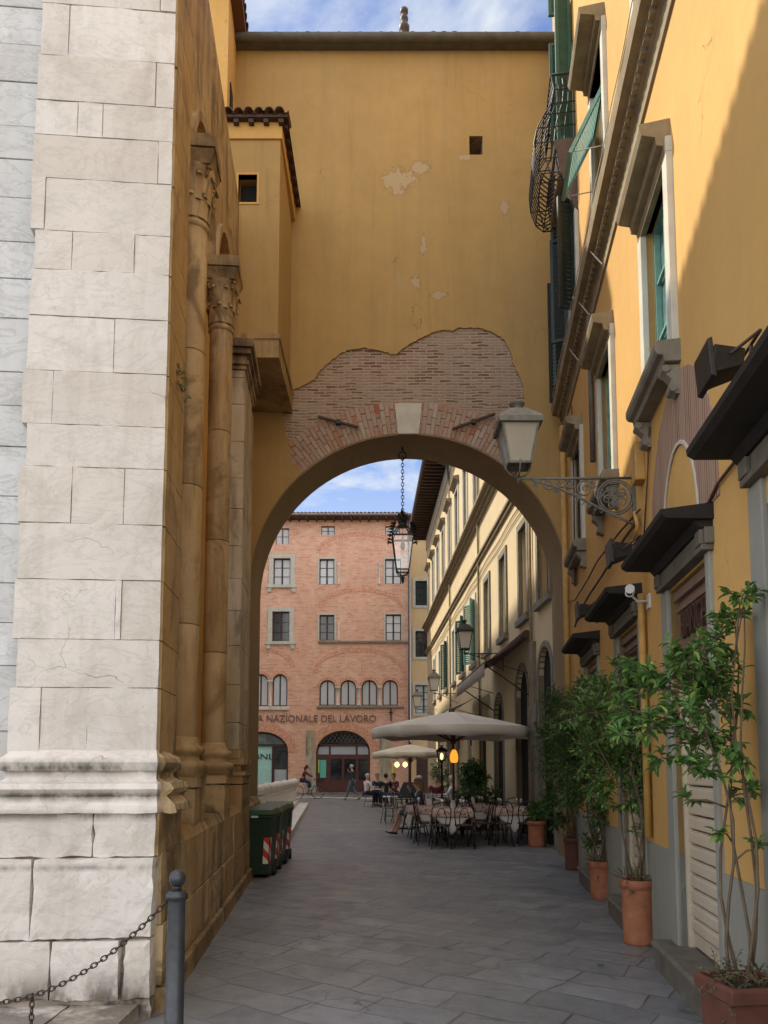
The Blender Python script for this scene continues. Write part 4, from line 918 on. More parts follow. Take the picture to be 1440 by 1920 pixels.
for px, ya, yb_ in ((635,1056,1096),(711,1056,1096),(635,1167,1201)):
    m = MB(); cx = XP(px,ya,FY); m.lathe([(.09,ZP(yb_,FY)),(.06,ZP(yb_,FY)+.1),(.06,ZP(ya,FY)-.2),(.13,ZP(ya,FY))], 8, (cx,0,0)); m.build('blind_column', MT['balus'], BK)
# entrance
a, b_, zt = doorA; z1 = ZP(1416,FY); z2 = ZP(1397,FY); z3 = ZP(1482,FY)
t = MB(); P = segarch(a, b_, zt, 1.35, 0); Q = segarch(a+.1, b_-.1, zt-.1, 1.3, z2+.06); t.prism([P, Q, [(a+.12,z1+.05),(a+.78,z1+.05),(a+.78,z2-.04),(a+.12,z2-.04)], [(a+.9,z1+.05),(b_-.9,z1+.05),(b_-.9,z2-.04),(a+.9,z2-.04)], [(b_-.78,z1+.05),(b_-.12,z1+.05),(b_-.12,z2-.04),(b_-.78,z2-.04)],
    [(a+.9,.85),((a+b_)/2-.08,.85),((a+b_)/2-.08,2.15),(a+.9,2.15)], [((a+b_)/2+.08,.85),(b_-.9,.85),(b_-.9,2.15),((a+b_)/2+.08,2.15)], [(b_-.72,.85),(b_-.15,.85),(b_-.15,2.15),(b_-.72,2.15)]], .2, .3)
dr = t.build('entrance_door', MT['door_red'], BK)
t = MB(); t.box(a+.1, b_-.1, .29, .31, z1+.03, z2-.02); t.build('frosted_light', MT['pale_frost'], dr)
t = MB(); t.box(a+.2, b_-.1, .29, .32, .8, 2.2); t.build('door_glass', MT['pane_d'], dr)
t = MB(); t.prism([segarch(a+.1, b_-.1, zt-.1, 1.3, z2+.06)], .29, .31); fan = t.build('fanlight', MT['pane_d'], dr)
t = MB(); zz0 = z2+.08; cxx = (a+b_)/2; hw = (b_-a)/2-.12
def inside(x, z): u = (x-cxx)/hw; return abs(u) < 1 and zz0 < z < zt-1.4+1.28*math.sqrt(max(0,1-u*u))
for s_ in (-1,1):
    for k in range(-14,15):
        x = cxx+k*.26; prev = None
        for q in range(30):
            z = zz0+q*.05; xx = x+s_*(z-zz0)*.7
            if inside(xx, z):
                if prev: t.tube([prev,(xx,.22,z)], .014, 4, caps=False)
                prev = (xx,.22,z)
            else: prev = None
t.build('lattice', MT['iron_grey'], dr)
t = MB(); t.box(XP(600,1440,FY), XP(611,1440,FY), .12, .19, 1.0, ZP(1425,FY)); bn = t.build('green_banner', MT['teal'], dr)
t = MB(); t.box(XP(596,1440,FY), XP(599,1440,FY), .12, .19, 1.3, 2.1); t.build('notice', MT['greenc'], dr)
a, b_, zt = doorB; z2 = ZP(1397,FY)
t = MB(); P = segarch(a, b_, zt, 1.25, 0); xm = XP(511,1440,FY); t.prism([P, segarch(a+.1, b_-.1, zt-.1, 1.2, z2+.06), [(a+.1,.4),(xm-.08,.4),(xm-.08,z2-.06),(a+.1,z2-.06)], [(xm+.08,.4),(b_-.1,.4),(b_-.1,z2-.06),(xm+.08,z2-.06)]], .2, .3)
sw = t.build('shop_window', MT['wood_dark'], BK)
t = MB(); t.box(a, xm, .3, .33, .3, z2); t.build('teal_poster', MT['tealpale'], sw)
t = MB(); t.box(xm, b_, .3, .33, 1.5, z2); t.build('dark_glass', MT['pane_d'], sw)
t = MB(); t.box(xm, b_, .3, .33, .3, 1.5); t.build('frosted_light', MT['pale_frost'], sw)
t = MB(); t.prism([segarch(a+.1, b_-.1, zt-.1, 1.2, z2+.06)], .29, .31); t.build('fanlight', MT['pane_s'], sw)
t = MB(); zz0 = z2+.06
for k in range(24): x = a+.1+k*.16; t.box(x, x+.02, .23, .25, zz0, zt-1.25+1.1*math.sqrt(max(.02, 1-((x-(a+b_)/2)/((b_-a)/2))**2)))
for k in range(8): zz = zz0+k*.15; u = (zz-(zt-1.3))/1.2; hw = (b_-a)/2*math.sqrt(max(.02, 1-max(0,u)**2))-.1; t.box((a+b_)/2-hw, (a+b_)/2+hw, .235, .245, zz, zz+.02)
t.build('grille', MT['iron_grey'], sw)
text('window_letters', 'BNL', .50, MT['chalk'], sw, (XP(493,1419,FY),.27,ZP(1419,FY)), (pi/2,0,0), .01, sx=1.35)
t = MB(); lx = XP(470,1419,FY); lz = ZP(1424,FY); t.box(lx-.22, lx+.1, .26, .29, lz, lz+.34); t.build('window_emblem', MT['chalk'], sw)
tw = text('sign_letters', 'BANCA NAZIONALE DEL LAVORO', .62, MT['letter'], BK, (0,-.04,ZP(1348,FY)), (pi/2,0,0), .02)
tw.data.update(); xs = [v.co.x for v in tw.data.vertices]; wd = max(xs)-min(xs)
want_r = XP(705,1348,FY); want_l = XP(493,1348,FY)
tw['_'] = 0; del tw['_']
# scale so that NAZIONALE..LAVORO spans what the photo shows
n_full = wd; frac = .79; sx_ = (want_r-want_l)/(n_full*frac); tw.scale = (sx_,1,1); tw.location.x = want_r-max(xs)*sx_
m = MB(); m.box(bl, br+.1, -.75, .6, bt, bt+.10); x = bl
while x < br: m.box(x, x+.1, -.7, 0, bt-.12, bt); x += .55
m.build('eaves', MT['wood_dark'], BK)
m = MB(); m.tube([(bl,-.8,bt+.1),(br+.1,-.8,bt+.1)], .08, 8); m.build('gutter', MT['pietra'], BK)
m = MB(); m.hexa([(bl,-.75,bt+.1),(br+.1,-.75,bt+.1),(br+.1,4,bt+1.5),(bl,4,bt+1.5),(bl,-.75,bt+.15),(br+.1,-.75,bt+.15),(br+.1,4,bt+1.55),(bl,4,bt+1.55)])
tiles(m, (bl,1.4,bt+.82), (1,0,0), (0,-1,-.30), int((br-bl)/.246), 2.25, .12, jit=.03); m.build('roof', MT['tile_pink'], BK, fix=False)
m = MB(); m.tube([(br-.06,-.08,0),(br-.06,-.08,bt)], .06, 8); m.build('downpipe', MT['gutter'], BK)
m = MB(); ix = XP(733,1340,FY); m.box(ix-.04, ix+.04, -.08, 0, ZP(1352,FY), ZP(1328,FY)); m.box(ix-.12, ix+.12, -.08, 0, ZP(1337,FY), ZP(1335,FY)); m.build('tie_anchor', MT['iron_brown'], BK)
m = MB(); m.box(bl, br, -.5, 0, 0, .12); tag(m.build('bank_pavement', MT['pietra']), kind='structure').location.y = FY
# hidden return of the street to close the view on both sides
# ================================================================== steps, balustrade, kerb (left, beyond the arch)
def stepx(Y): return -.85-.0735*Y
m = MB()
for k in range(9):
    ya, yb = 14.2+k*1.93, 14.2+(k+1)*1.93-.006
    m.hexa([(stepx(ya)-.6,ya,-.02),(stepx(ya),ya,-.02),(stepx(yb),yb,-.02),(stepx(yb)-.6,yb,-.02),(stepx(ya)-.6,ya,.15),(stepx(ya),ya,.15),(stepx(yb),yb,.15),(stepx(yb)-.6,yb,.15)])
    ya += .7; yb += .7
    if k < 8: m.hexa([(stepx(ya)-9,ya,.1),(stepx(ya)-.38,ya,.1),(stepx(yb)-.38,yb,.1),(stepx(yb)-9,yb,.1),(stepx(ya)-9,ya,.30),(stepx(ya)-.38,ya,.30),(stepx(yb)-.38,yb,.30),(stepx(yb)-9,yb,.30)])
o = m.build('church_steps', MT['balus']); tag(o, kind='structure'); rough(o, .35, .012, 2, 1)
def balustrade(name, pts, z0, z1, label):
    a, b_ = Vector(pts[0]), Vector(pts[1]); d = (b_-a).normalized(); L = (b_-a).length
    root = empty(name, (a.x,a.y,z0), math.atan2(d.y,d.x), label, 'balustrade')
    t = MB(); n = max(2, int(L/2.3))
    for i in range(n):
        x0, x1 = L*i/n+.01, L*(i+1)/n-.01; P = []
        for q in range(9): f = q/8; P.append((x0+(x1-x0)*f, 0, z1-z0-.17+.03*sin(f*pi)))
        t.tube(P, [.15+.02*sin(q*1.7+i) for q in range(9)], 12)
    r = t.build('rail', MT['balus'], root); rough(r, .15, .02, 5, 1)
    t = MB(); t.box(0, L, -.17, .17, 0, .08); t.build('base_course', MT['balus'], root)
    k = 0; x = .25
    prof = [(.13,.08),(.13,.13),(.085,.17),(.11,.26),(.115,.36),(.09,.48),(.08,.56),(.12,.60),(.13,.66)]
    zz = z1-z0-.33; proto = None
    while x < L-.1:
        if proto is None: t = MB(); t.lathe([(r_, z*zz/.66) for r_, z in prof], 10); proto = t.build('baluster', MT['balus'], root)
        else: q = proto.copy(); C.objects.link(q); q.parent = root; q.location = (x,0,0)
        if proto.location.x == 0: proto.location.x = x
        x += .78
    return root
balustrade('stone_balustrade', [(-3.45,18.6,0),(-3.76,32.2,0)], .28, 1.14, 'worn white marble balustrade with a thick rounded rail beside the steps')
balustrade('stone_balustrade', [(-5.7,24.0,0),(-6.2,33.0,0)], .28, 1.10, 'farther marble balustrade with lumpy rail behind the nearer one')
m = MB(); rr = random.Random(11)
for a, b_ in ((-4.2,-2.55),(-2.53,-2.0),(-1.99,-1.56)):
    m.box(a, b_-.01, 4.50+rr.uniform(-.02,.02), 4.96, -.02, .085+rr.uniform(0,.02))
o = m.build('marble_kerb', MT['marble'], None, 0); tag(o, kind='structure'); rough(o, .08, .012, 6, 1.5)
# ================================================================== bollard and chain
def bollard(loc, label):
    r = empty('bollard', loc, 0, label, 'bollard', 'bollards along the church corner')
    t = MB(); t.lathe([(.062,0),(.062,.10),(.052,.115),(.052,.135),(.058,.14),(.058,.155),(.05,.165),(.046,.83),(.047,.845),(.058,.85),(.058,.868),(.046,.875),(.046,.885)], 24); t.build('post', MT['cast'], r)
    t = MB(); t.lathe([(.024,.885),(.022,.90),(.026,.905)]+[(.044*cos(a*pi/12), .945+.044*sin(a*pi/12)) for a in range(-5,6)]+[(.004,.989)], 20); t.build('ball', MT['cast'], r)
    return r
bz = 1.06/.99
b1 = bollard((-1.105,4.06,0), 'dark grey iron bollard with ball top at the foot of the marble pier'); b1.scale = (1,1,bz)
b2 = bollard((-3.35,4.35,0), 'matching iron bollard just outside the picture holding the other chain end'); b2.scale = (1,1,bz)
def chain(name, pts, pitch, wl, r, mat, parent=None):
    pts = [Vector(p) for p in pts]; t = MB(); d = 0; seg = 0; k = 0; L = [0]
    for a, b_ in zip(pts[:-1], pts[1:]): L.append(L[-1]+(b_-a).length)
    tot = L[-1]; s_ = 0
    while s_ < tot:
        while seg < len(pts)-2 and L[seg+1] < s_: seg += 1
        f = (s_-L[seg])/max(1e-6, L[seg+1]-L[seg]); c = pts[seg].lerp(pts[seg+1], f); dr = (pts[seg+1]-pts[seg]).normalized()
        up = Vector((0,0,1)) if abs(dr.z) < .9 else Vector((0,1,0)); s1 = dr.cross(up).normalized(); s2 = s1.cross(dr)
        w = s1 if k % 2 else s2; hl = pitch*.68
        t.tube([c+dr*(cos(q*pi/5)*hl)+w*(sin(q*pi/5)*wl) for q in range(10)], r, 5, closed=True)
        s_ += pitch; k += 1
    return t.build(name, MT[mat], parent)
P = []
a, b_ = Vector((-1.15,4.06,.90)), Vector((-3.30,4.35,.90))
for q in range(41): f = q/40; P.append(a.lerp(b_, f)-Vector((0,0,.58*(1-(2*f-1)**2))))
ch = chain('barrier_chain', P, .034, .012, .0042, 'iron_brown'); tag(ch, 'rusty black chain sagging from the bollard across the marble pier', 'chain')
q_ = P[14]; dg = chain('chain_end', [q_-Vector((0,0,.01)), q_-Vector((0,0,.30))], .034, .012, .0042, 'iron_brown', ch)
# ================================================================== wheelie bins
def make_bin():
    r = empty('wheelie_bin', (0,0,0)); w, d, h = .24, .27, .92
    t = MB(); t.hexa([(-w*.80,-d*.78,.06),(w*.80,-d*.78,.06),(w*.80,d*.8,.06),(-w*.80,d*.8,.06),(-w,-d,h),(w,-d,h),(w,d,h),(-w,d,h)]); t.box(-w-.02, w+.02, -d-.02, d+.02, h-.05, h); t.build('body', MT['bin'], r, .012)
    t = MB(); t.hexa([(-w-.025,-d-.035,h+.004),(w+.025,-d-.035,h+.004),(w+.025,d+.03,h+.004),(-w-.025,d+.03,h+.004),(-w+.01,-d+.02,h+.07),(w-.01,-d+.02,h+.07),(w-.01,d-.02,h+.09),(-w+.01,d-.02,h+.09)]); t.tube([(-w+.05,d+.05,h+.02),(w-.05,d+.05,h+.02)], .015, 6); t.build('lid', MT['bin_lid'], r, .012)
    for s_ in (-1,1): t = MB(); t.tube([(s_*(w*.8+.03),d*.75,.09),(s_*(w*.8-.02),d*.75,.09)], .09, 14); t.build('wheel', MT['black'], r)
    t = MB(); x1 = w*.80; x2 = w; f0, f1 = .18, .62
    def fy(f): return -(d*.78+(d-d*.78)*f)-.004
    def fxx(f): return w*.80+(w-w*.80)*f
    z0, z1 = .06+(h-.06)*f0, .06+(h-.06)*f1
    t.hexa([(fxx(f0)-.09,fy(f0),z0),(fxx(f0)-.01,fy(f0),z0),(fxx(f0)-.01,fy(f0)+.004,z0),(fxx(f0)-.09,fy(f0)+.004,z0),(fxx(f1)-.09,fy(f1),z1),(fxx(f1)-.01,fy(f1),z1),(fxx(f1)-.01,fy(f1)+.004,z1),(fxx(f1)-.09,fy(f1)+.004,z1)])
    t.hexa([(fxx(f0)+.0045,fy(f0)+.02,z0),(fxx(f0)+.0045,fy(f0)+.10,z0),(fxx(f0)+.0005,fy(f0)+.10,z0),(fxx(f0)+.0005,fy(f0)+.02,z0),(fxx(f1)+.0045,fy(f1)+.02,z1),(fxx(f1)+.0045,fy(f1)+.1,z1),(fxx(f1)+.0005,fy(f1)+.1,z1),(fxx(f1)+.0005,fy(f1)+.02,z1)])
    t.build('warning_tape', MT['tape'], r)
    t = MB(); t.box(-.05,.05,-d-.026,-d-.02,h-.04,h-.01); t.build('tag_plate', MT['silver'], r)
    return r
bn0 = make_bin(); bl_ = ['nearest green wheelie bin with red and white tape against the church plinth', 'second green wheelie bin from the camera in the row by the church', 'third green wheelie bin from the camera, between its neighbours in the row', 'farthest green wheelie bin of the row, beside the marble steps']
for i, (x, y) in enumerate(((-1.86,11.22),(-1.85,11.86),(-1.86,12.52),(-1.85,13.2))):
    o = bn0 if i == 0 else clone(bn0)
    o.location = (x,y,0); o.rotation_euler = (0,0,R((-3,2,-2,4)[i])); tag(o, bl_[i], 'bin', 'wheelie bins along the church wall')
# ================================================================== plants in pots
def leaf(mb, p, d, n, L, W):
    d = d.normalized(); s_ = d.cross(n)
    if s_.length < 1e-3: s_ = d.orthogonal()
    s_.normalize(); n2 = s_.cross(d).normalized(); c1_ = p+d*L*.35; c2_ = p+d*L*.72-n2*L*.04; tip = p+d*L-n2*L*.16; f = n2*W*.22
    mb.v += [tuple(p), tuple(c1_+s_*W*.5+f), tuple(c1_), tuple(c1_-s_*W*.5+f), tuple(c2_+s_*W*.36+f), tuple(c2_), tuple(c2_-s_*W*.36+f), tuple(tip)]
    b = len(mb.v)-8
    for q in ((0,2,1),(0,3,2),(1,2,5,4),(2,3,6,5),(4,5,7),(5,6,7)): mb.f.append([i+b for i in q]); mb.sm.append(False)
def foliage(mb, tw, c, r, n, L, rng, hang=0.0):
    for _ in range(max(2, int(n/7))):     # twigs carrying leaves
        a = Vector((rng.gauss(0,1),rng.gauss(0,1),rng.gauss(0,1))).normalized(); st = c+a*r*rng.uniform(.0,.45)
        dr = (a+Vector((0,0,.35-hang))+Vector((rng.uniform(-.5,.5),rng.uniform(-.5,.5),rng.uniform(-.4,.4)))).normalized(); ln = r*rng.uniform(.5,1.0)
        e = st+dr*ln; mid = st.lerp(e,.5)+Vector((0,0,.04*ln)); tw.tube([st,mid,e], [.004,.003,.002], 3, caps=False)
        for k in range(8):
            f = (k+1)/8; p = st.lerp(e,f); ld = (dr*.6+Vector((rng.uniform(-1,1),rng.uniform(-1,1),rng.uniform(-.7,.4-hang)))).normalized()
            up = (Vector((0,0,1))+Vector((rng.uniform(-.6,.6),rng.uniform(-.6,.6),0))).normalized()
            leaf(mb, p, ld, up, L*rng.uniform(.7,1.25), L*rng.uniform(.36,.5))
def pot(kind, r, h, mat, parent):
    t = MB()
    if kind == 'square': t.lathe([(r*.88,0),(r*.9,.03),(r*.96,h-.09),(r*.97,h-.085),(r*1.08,h-.08),(r*1.1,h-.02),(r*1.06,h),(r*.94,h),(r*.93,h-.04)], 4, sq=True, caps=True)
    else: t.lathe([(r*.86,0),(r*.87,.02),(r*.90,.035),(r*.87,.05),(r*.90,.075),(r*.88,.085),(r*.93,h-.09),(r*.94,h-.08),(r*1.02,h-.075),(r*1.04,h-.02),(r*1.0,h),(r*.9,h),(r*.88,h-.04)], 24)
    o = t.build('pot', mat, parent)
    if kind == 'square': b = o.modifiers.new('b','BEVEL'); b.width = .012; b.segments = 2; o.rotation_euler = (0,0,.12)
    t = MB(); t.lathe([(r*.86,h-.05),(r*.5,h-.035),(.01,h-.03)], 12); t.build('soil', MT['soil'], parent)
def plant(name, loc, kind, r, h, mat, blobs, L, lm, label, seed, dens=1.0, spread=.5, under=True):
    rng = random.Random(seed); root = empty(name, loc, 0, label, 'potted plant', 'potted shrubs along the yellow wall'); pot(kind, r, h, MT[mat], root)
    base = Vector((loc[0],loc[1],h-.04)); lv = MB(); tw = MB(); st = MB(); Y = loc[1]
    cs = []
    for (px, py, rp) in blobs:
        yy = Y+rng.uniform(-spread,spread)*.6; c = at(px, py, yy); lim = 1.576+.125*c.y-.12
        if c.x > lim: c.x = lim
        cs.append((c, rp/F_*Y))
    nst = 5 if len(blobs) > 6 else 3
    low = min(c.z for c, _ in cs); stems = []
    for i in range(nst):
        a = 2*pi*i/nst; p0 = base+Vector((cos(a)*.05,sin(a)*.05,0)); tgt = sorted(cs, key=lambda q: (q[0]-base).length)[int(len(cs)*i/nst)][0]
        top = sorted(cs, key=lambda q: q[0].z)[-1-(i % min(4,len(cs)))][0]; P = []
        for q in range(9):
            f = q/8; p = p0.lerp(Vector((p0.x,p0.y,top.z)), f)+(top-p0-Vector((0,0,top.z-p0.z)))*(f**1.7)+Vector((sin(f*8+i*1.3)*.04,cos(f*6+i*2)*.04,0)); P.append(p)
        st.tube([p-Vector(loc) for p in P], [.010-.0065*q/8 for q in range(9)], 6); stems.append(P)
    for c, rad in cs:
        sp_ = min((p for P in stems for p in P[2:]), key=lambda p: (p-c).length+ (0 if p.z < c.z else .3))
        st.tube([sp_-Vector(loc), sp_.lerp(c,.5)+Vector((0,0,.02))-Vector(loc), c-Vector(loc)], [.006,.005,.003], 5)
        foliage(lv, tw, c-Vector(loc), rad*1.15, int(dens*150*(rad/.13)**2)+5, L, rng)
    st.build('stem', MT['bark'], root, fix=False); lv.build('foliage', MT[lm], root, fix=False); tw.build('twigs', MT['bark'], root, fix=False)
    if under:
        lv = MB(); tw = MB()
        for i in range(9):
            a = 2*pi*i/9+rng.uniform(-.3,.3); foliage(lv, tw, Vector((cos(a)*r*.75,sin(a)*r*.75,h+.02-(.12 if i % 3 == 0 else 0))), .11, 60, .022, rng, .5 if i % 3 == 0 else .0)
        lv.build('trailing_leaves', MT['leafC'], root, fix=False); tw.build('trailing_twigs', MT['bark'], root, fix=False)
    return root
plant('potted_tree', (1.885,4.02,0), 'square', .165, .50, 'terracotta_d', [(1388,1125,26),(1375,1165,32),(1350,1200,36),(1300,1228,40),(1345,1262,45),(1255,1265,40),(1215,1295,40),(1330,1320,50),(1275,1335,42),(1222,1365,36),(1312,1395,36),(1365,1385,28),(1405,1325,20),(1290,1440,24),(1432,1495,20),(1400,1480,15),(1425,1590,12),(1240,1420,25),(1290,1500,16),(1335,1445,24),(1400,1420,22),(1352,1560,12),(1190,1255,22),(1180,1330,26),(1160,1380,20)], .066, 'leafB', 'nearest leafy shrub, in a square brown planter by the house number', 1, 1.05, .3)
plant('potted_tree', (2.33,7.0,0), 'round', .15, .58, 'terracotta', [(1130,1300,38),(1180,1285,36),(1100,1335,38),(1150,1365,42),(1205,1345,36),(1110,1410,38),(1160,1430,42),(1210,1425,34),(1130,1480,34),(1180,1500,28),(1225,1470,24),(1160,1250,20),(1190,1560,12)], .06, 'leafB', 'second shrub from the camera, in a round orange terracotta pot beside the roller shutter', 2, 1.15, .35)
plant('potted_tree', (2.68,9.35,0), 'round', .155, .46, 'terracotta', [(1090,1320,36),(1060,1370,36),(1110,1390,38),(1070,1430,38),(1120,1455,32),(1080,1490,32),(1130,1530,22),(1115,1580,20),(1100,1290,22)], .058, 'leafA', 'third shrub from the camera with dense dark leaves over its pot', 3, 1.3, .4)
plant('potted_tree', (3.0,12.0,0), 'round', .145, .5, 'terracotta_d', [(1045,1325,28),(1035,1375,28),(1062,1400,28),(1042,1445,30),(1066,1490,26),(1032,1500,20),(1050,1540,18),(1030,1410,20)], .058, 'leafA', 'fourth shrub from the camera, tall and dark beside the arch foot', 4, 1.6, .4)
plant('potted_plant', (3.12,15.45,0), 'round', .19, .52, 'terracotta', [(1008,1524,12),(998,1520,9),(1020,1518,9),(1010,1510,8)], .07, 'leafB', 'low grassy plant in a terracotta pot beside the restaurant doorway', 5, 3.5, .15, False)
# small wild plants rooted in the church masonry
for (x, y, z, lab) in ((5.35,-.02,4.62,'tuft of wild weeds growing from a joint on the edge of the pier'),):
    rng = random.Random(9); p = CH.matrix_basis @ Vector((x,y,z)); root = empty('wall_weed', p, 0, lab, 'plant'); lv = MB(); tw = MB()
    for q in range(5): foliage(lv, tw, Vector((.02*q-.03,0,-.06*q)), .06, 40, .022, rng, .8)
    lv.build('foliage', MT['leafC'], root, fix=False); tw.build('twigs', MT['bark'], root, fix=False)
# hedge and bush by the far restaurant
def mass(name, c, half, n, L, mat, label, cat, seed, box=True, trough=True):
    rng = random.Random(seed); root = empty(name, (c[0],c[1],0), 0, label, cat); lv = MB(); tw = MB()
    for i in range(n):
        if box: p = Vector((rng.uniform(-1,1)*half[0], rng.uniform(-1,1)*half[1], c[2]+rng.uniform(-1,1)*half[2]))
        else: a = Vector((rng.gauss(0,1),rng.gauss(0,1),rng.gauss(0,1))).normalized()*rng.uniform(.2,1)**.5; p = Vector((a.x*half[0],a.y*half[1],c[2]+a.z*half[2]))
        foliage(lv, tw, p, .13, 30, L, rng)
    lv.build('foliage', MT[mat], root, fix=False); tw.build('twigs', MT['bark'], root, fix=False)
    if trough: t = MB(); t.box(-half[0],half[0],-half[1],half[1],0,.4); t.build('trough', MT['terracotta_d'], root, .01)
mass('hedge', (2.45,19.8,.72), (.55,.22,.36), 170, .06, 'leafA', 'clipped dark hedge in a trough behind the restaurant tables', 'hedge', 21)
mass('bay_bush', (2.55,21.4,1.35), (.38,.35,.45), 110, .09, 'leafA', 'rounded glossy bush rising behind the hedge', 'bush', 22, False)
mass('climbing_plant', (1.9,25.5,1.2), (.3,.3,.75), 60, .07, 'leafB', 'pale green bush beyond the lamp post', 'bush', 23, False)
# ================================================================== lanterns
def spiral(mb, c, u, v, r0, turns, rt, n=26, flip=1, a0=0, end=.12):
    P = []
    for q in range(n+1):
        f = q/n; a = a0+flip*f*turns*2*pi; r = r0*(1-f*(1-end)); P.append(Vector(c)+Vector(u)*cos(a)*r+Vector(v)*sin(a)*r)
    mb.tube(P, [rt*(1-.3*q/n) for q in range(n+1)], 5)
def lantern_head(parent, zb, h, wt, wb, frame, glass, cap=True):
    t = MB(); zt = zb+h*.62; rt_, rb_ = wt/2, wb/2
    for i in range(4):
        a = pi/4+i*pi/2; dx, dy = cos(a)*1.414, sin(a)*1.414; t.bar((dx*rb_,dy*rb_,zb), (dx*rt_,dy*rt_,zt), .02)
        b = a+pi/2; ex, ey = cos(b)*1.414, sin(b)*1.414
        t.bar((dx*rb_,dy*rb_,zb), (ex*rb_,ey*rb_,zb), .022); t.bar((dx*rt_,dy*rt_,zt), (ex*rt_,ey*rt_,zt), .03)
    fr = t.build('lantern_frame', frame, parent)
    g_ = MB(); g_.lathe([(rb_-.004,zb+.01),(rt_-.006,zt-.01)], 4, sq=True, smooth=False, caps=False); g_.build('glass', glass, fr, fix=False)
    if cap:
        t = MB(); t.lathe([(rt_*1.17,zt-h*.06),(rt_*1.19,zt+.01),(rt_*1.12,zt+.03),(rt_*.55,zt+h*.20),(rt_*.5,zt+h*.22)], 4, sq=True); t.lathe([(rt_*.35,zt+h*.2),(rt_*.32,zt+h*.25),(rt_*.22,zt+h*.27),(rt_*.22,zt+h*.31),(rt_*.42,zt+h*.33),(rt_*.44,zt+h*.35),(rt_*.25,zt+h*.38),(.01,zt+h*.39)], 14)
        t.build('cap', frame, fr)
    return fr
def wall_lantern(loc, rz, reach, h, wt, wb, frame, glass, label, ornate=False, group='wall lanterns on scroll brackets'):
    """loc = point on the wall where the top bar meets it; the bracket runs along local -x by 'reach'"""
    r = empty('wall_lantern', loc, rz, label, 'lantern', group)
    t = MB(); t.tube([(.0,0,0),(-reach,0,-.01)], .014, 8); t.box(-.01,.015,-.03,.03,-.5,.08)
    u, v = (1,0,0), (0,0,1); s_ = reach
    def P(x, z): return (-x*s_, 0, z*s_)
    t.tube([P(.0,-.42),P(.12,-.36),P(.30,-.27),P(.5,-.16),P(.7,-.07),P(.88,-.02)], .012, 6)
    if ornate:
        c = P(.16,-.17)
        for rr_ in (.155,.135): t.tube([Vector(c)+Vector((cos(q*pi/14)*rr_*s_,0,sin(q*pi/14)*rr_*s_)) for q in range(28)], .009, 5, closed=True)
        g_ = random.Random(4)
        for q in range(9): a = q*2*pi/9; spiral(t, Vector(c)+Vector((cos(a)*.075*s_,0,sin(a)*.075*s_)), u, v, .045*s_, 1.2, .008, 16, 1 if q % 2 else -1, a+pi)
        spiral(t, c, u, v, .05*s_, 1.5, .009)
        for x, z, rad, fl in ((.42,-.10,.085,1),(.36,-.05,.04,-1),(.55,-.05,.045,-1),(.62,-.05,.05,1),(.74,-.055,.05,-1),(.84,-.05,.03,1),(.30,-.15,.05,1),(.47,-.17,.03,1),(.67,-.10,.03,-1)):
            spiral(t, P(x,z), u, v, rad*s_, 1.6, .009, 26, fl, .6*fl); 
        for k in range(15): x = .1+k*.055; z = -.40+.34*min(1,(x/.8)); b = Vector(P(x,z)); t.tube([b, b+Vector((-.02*s_,0,-.025*s_)), b+Vector((-.035*s_,0,-.005*s_))], [.008,.006,.002], 4)
    else:
        for x, z, rad, fl in ((.18,-.14,.10,1),(.42,-.10,.075,-1),(.62,-.06,.05,1)): spiral(t, P(x,z), u, v, rad*s_, 1.5, .010, 22, fl)
    t.build('bracket', frame, r)
    t = MB(); X = -reach*1.0
    for s2 in (-1,1): t.tube([(X,0,.0),(X+s2*wb*.35,0,.03),(X+s2*wb*.55,0,.08),(X+s2*wb*.6,0,.14)], .009, 5); t.tube([(X,0,.0),(X,s2*wb*.35,.03),(X,s2*wb*.55,.08),(X,s2*wb*.6,.14)], .009, 5)
    t.tube([(X,0,-.06),(X,0,.06)], [.008,.02], 6); t.build('cradle', frame, r)
    hd = lantern_head(r, .12, h, wt, wb, frame, glass); hd.location = (X,0,0)
    return r
wall_lantern((2.45,7.12,4.44), 0, 1.13, .66, .36, .21, MT['iron_grey'], MT['lamp_glass'], 'large grey street lantern on an ornate scroll bracket in front of the arch', True)
wall_lantern((3.25,20.2,4.72), 0, 1.05, .80, .40, .24, MT['iron'], MT['lamp_glass_w'], 'black lantern on a scroll bracket above the brown awning beyond the arch')
wall_lantern((3.02,30.0,4.6), 0, 1.0, .85, .42, .26, MT['iron_grey'], MT['lamp_glass_w'], 'pale distant lantern between the black lantern and the end building')
wall_lantern((2.85,38.0,4.6), 0, 1.15, .9, .45, .28, MT['iron_grey'], MT['lamp_glass_w'], 'farthest small lantern, in front of the lowest window of the end building')
HL = empty('hanging_lantern', (XP(755,1000,13.55),13.55,0), 0, 'wrought iron lantern with leaf ornaments hanging on a chain under the great arch', 'lantern')
zb = ZP(1070,13.55); zt = ZP(1008,13.55)
fr = lantern_head(HL, zb, (zt-zb)/.62, .38, .23, MT['iron'], MT['clear'], False)
t = MB(); n = 4
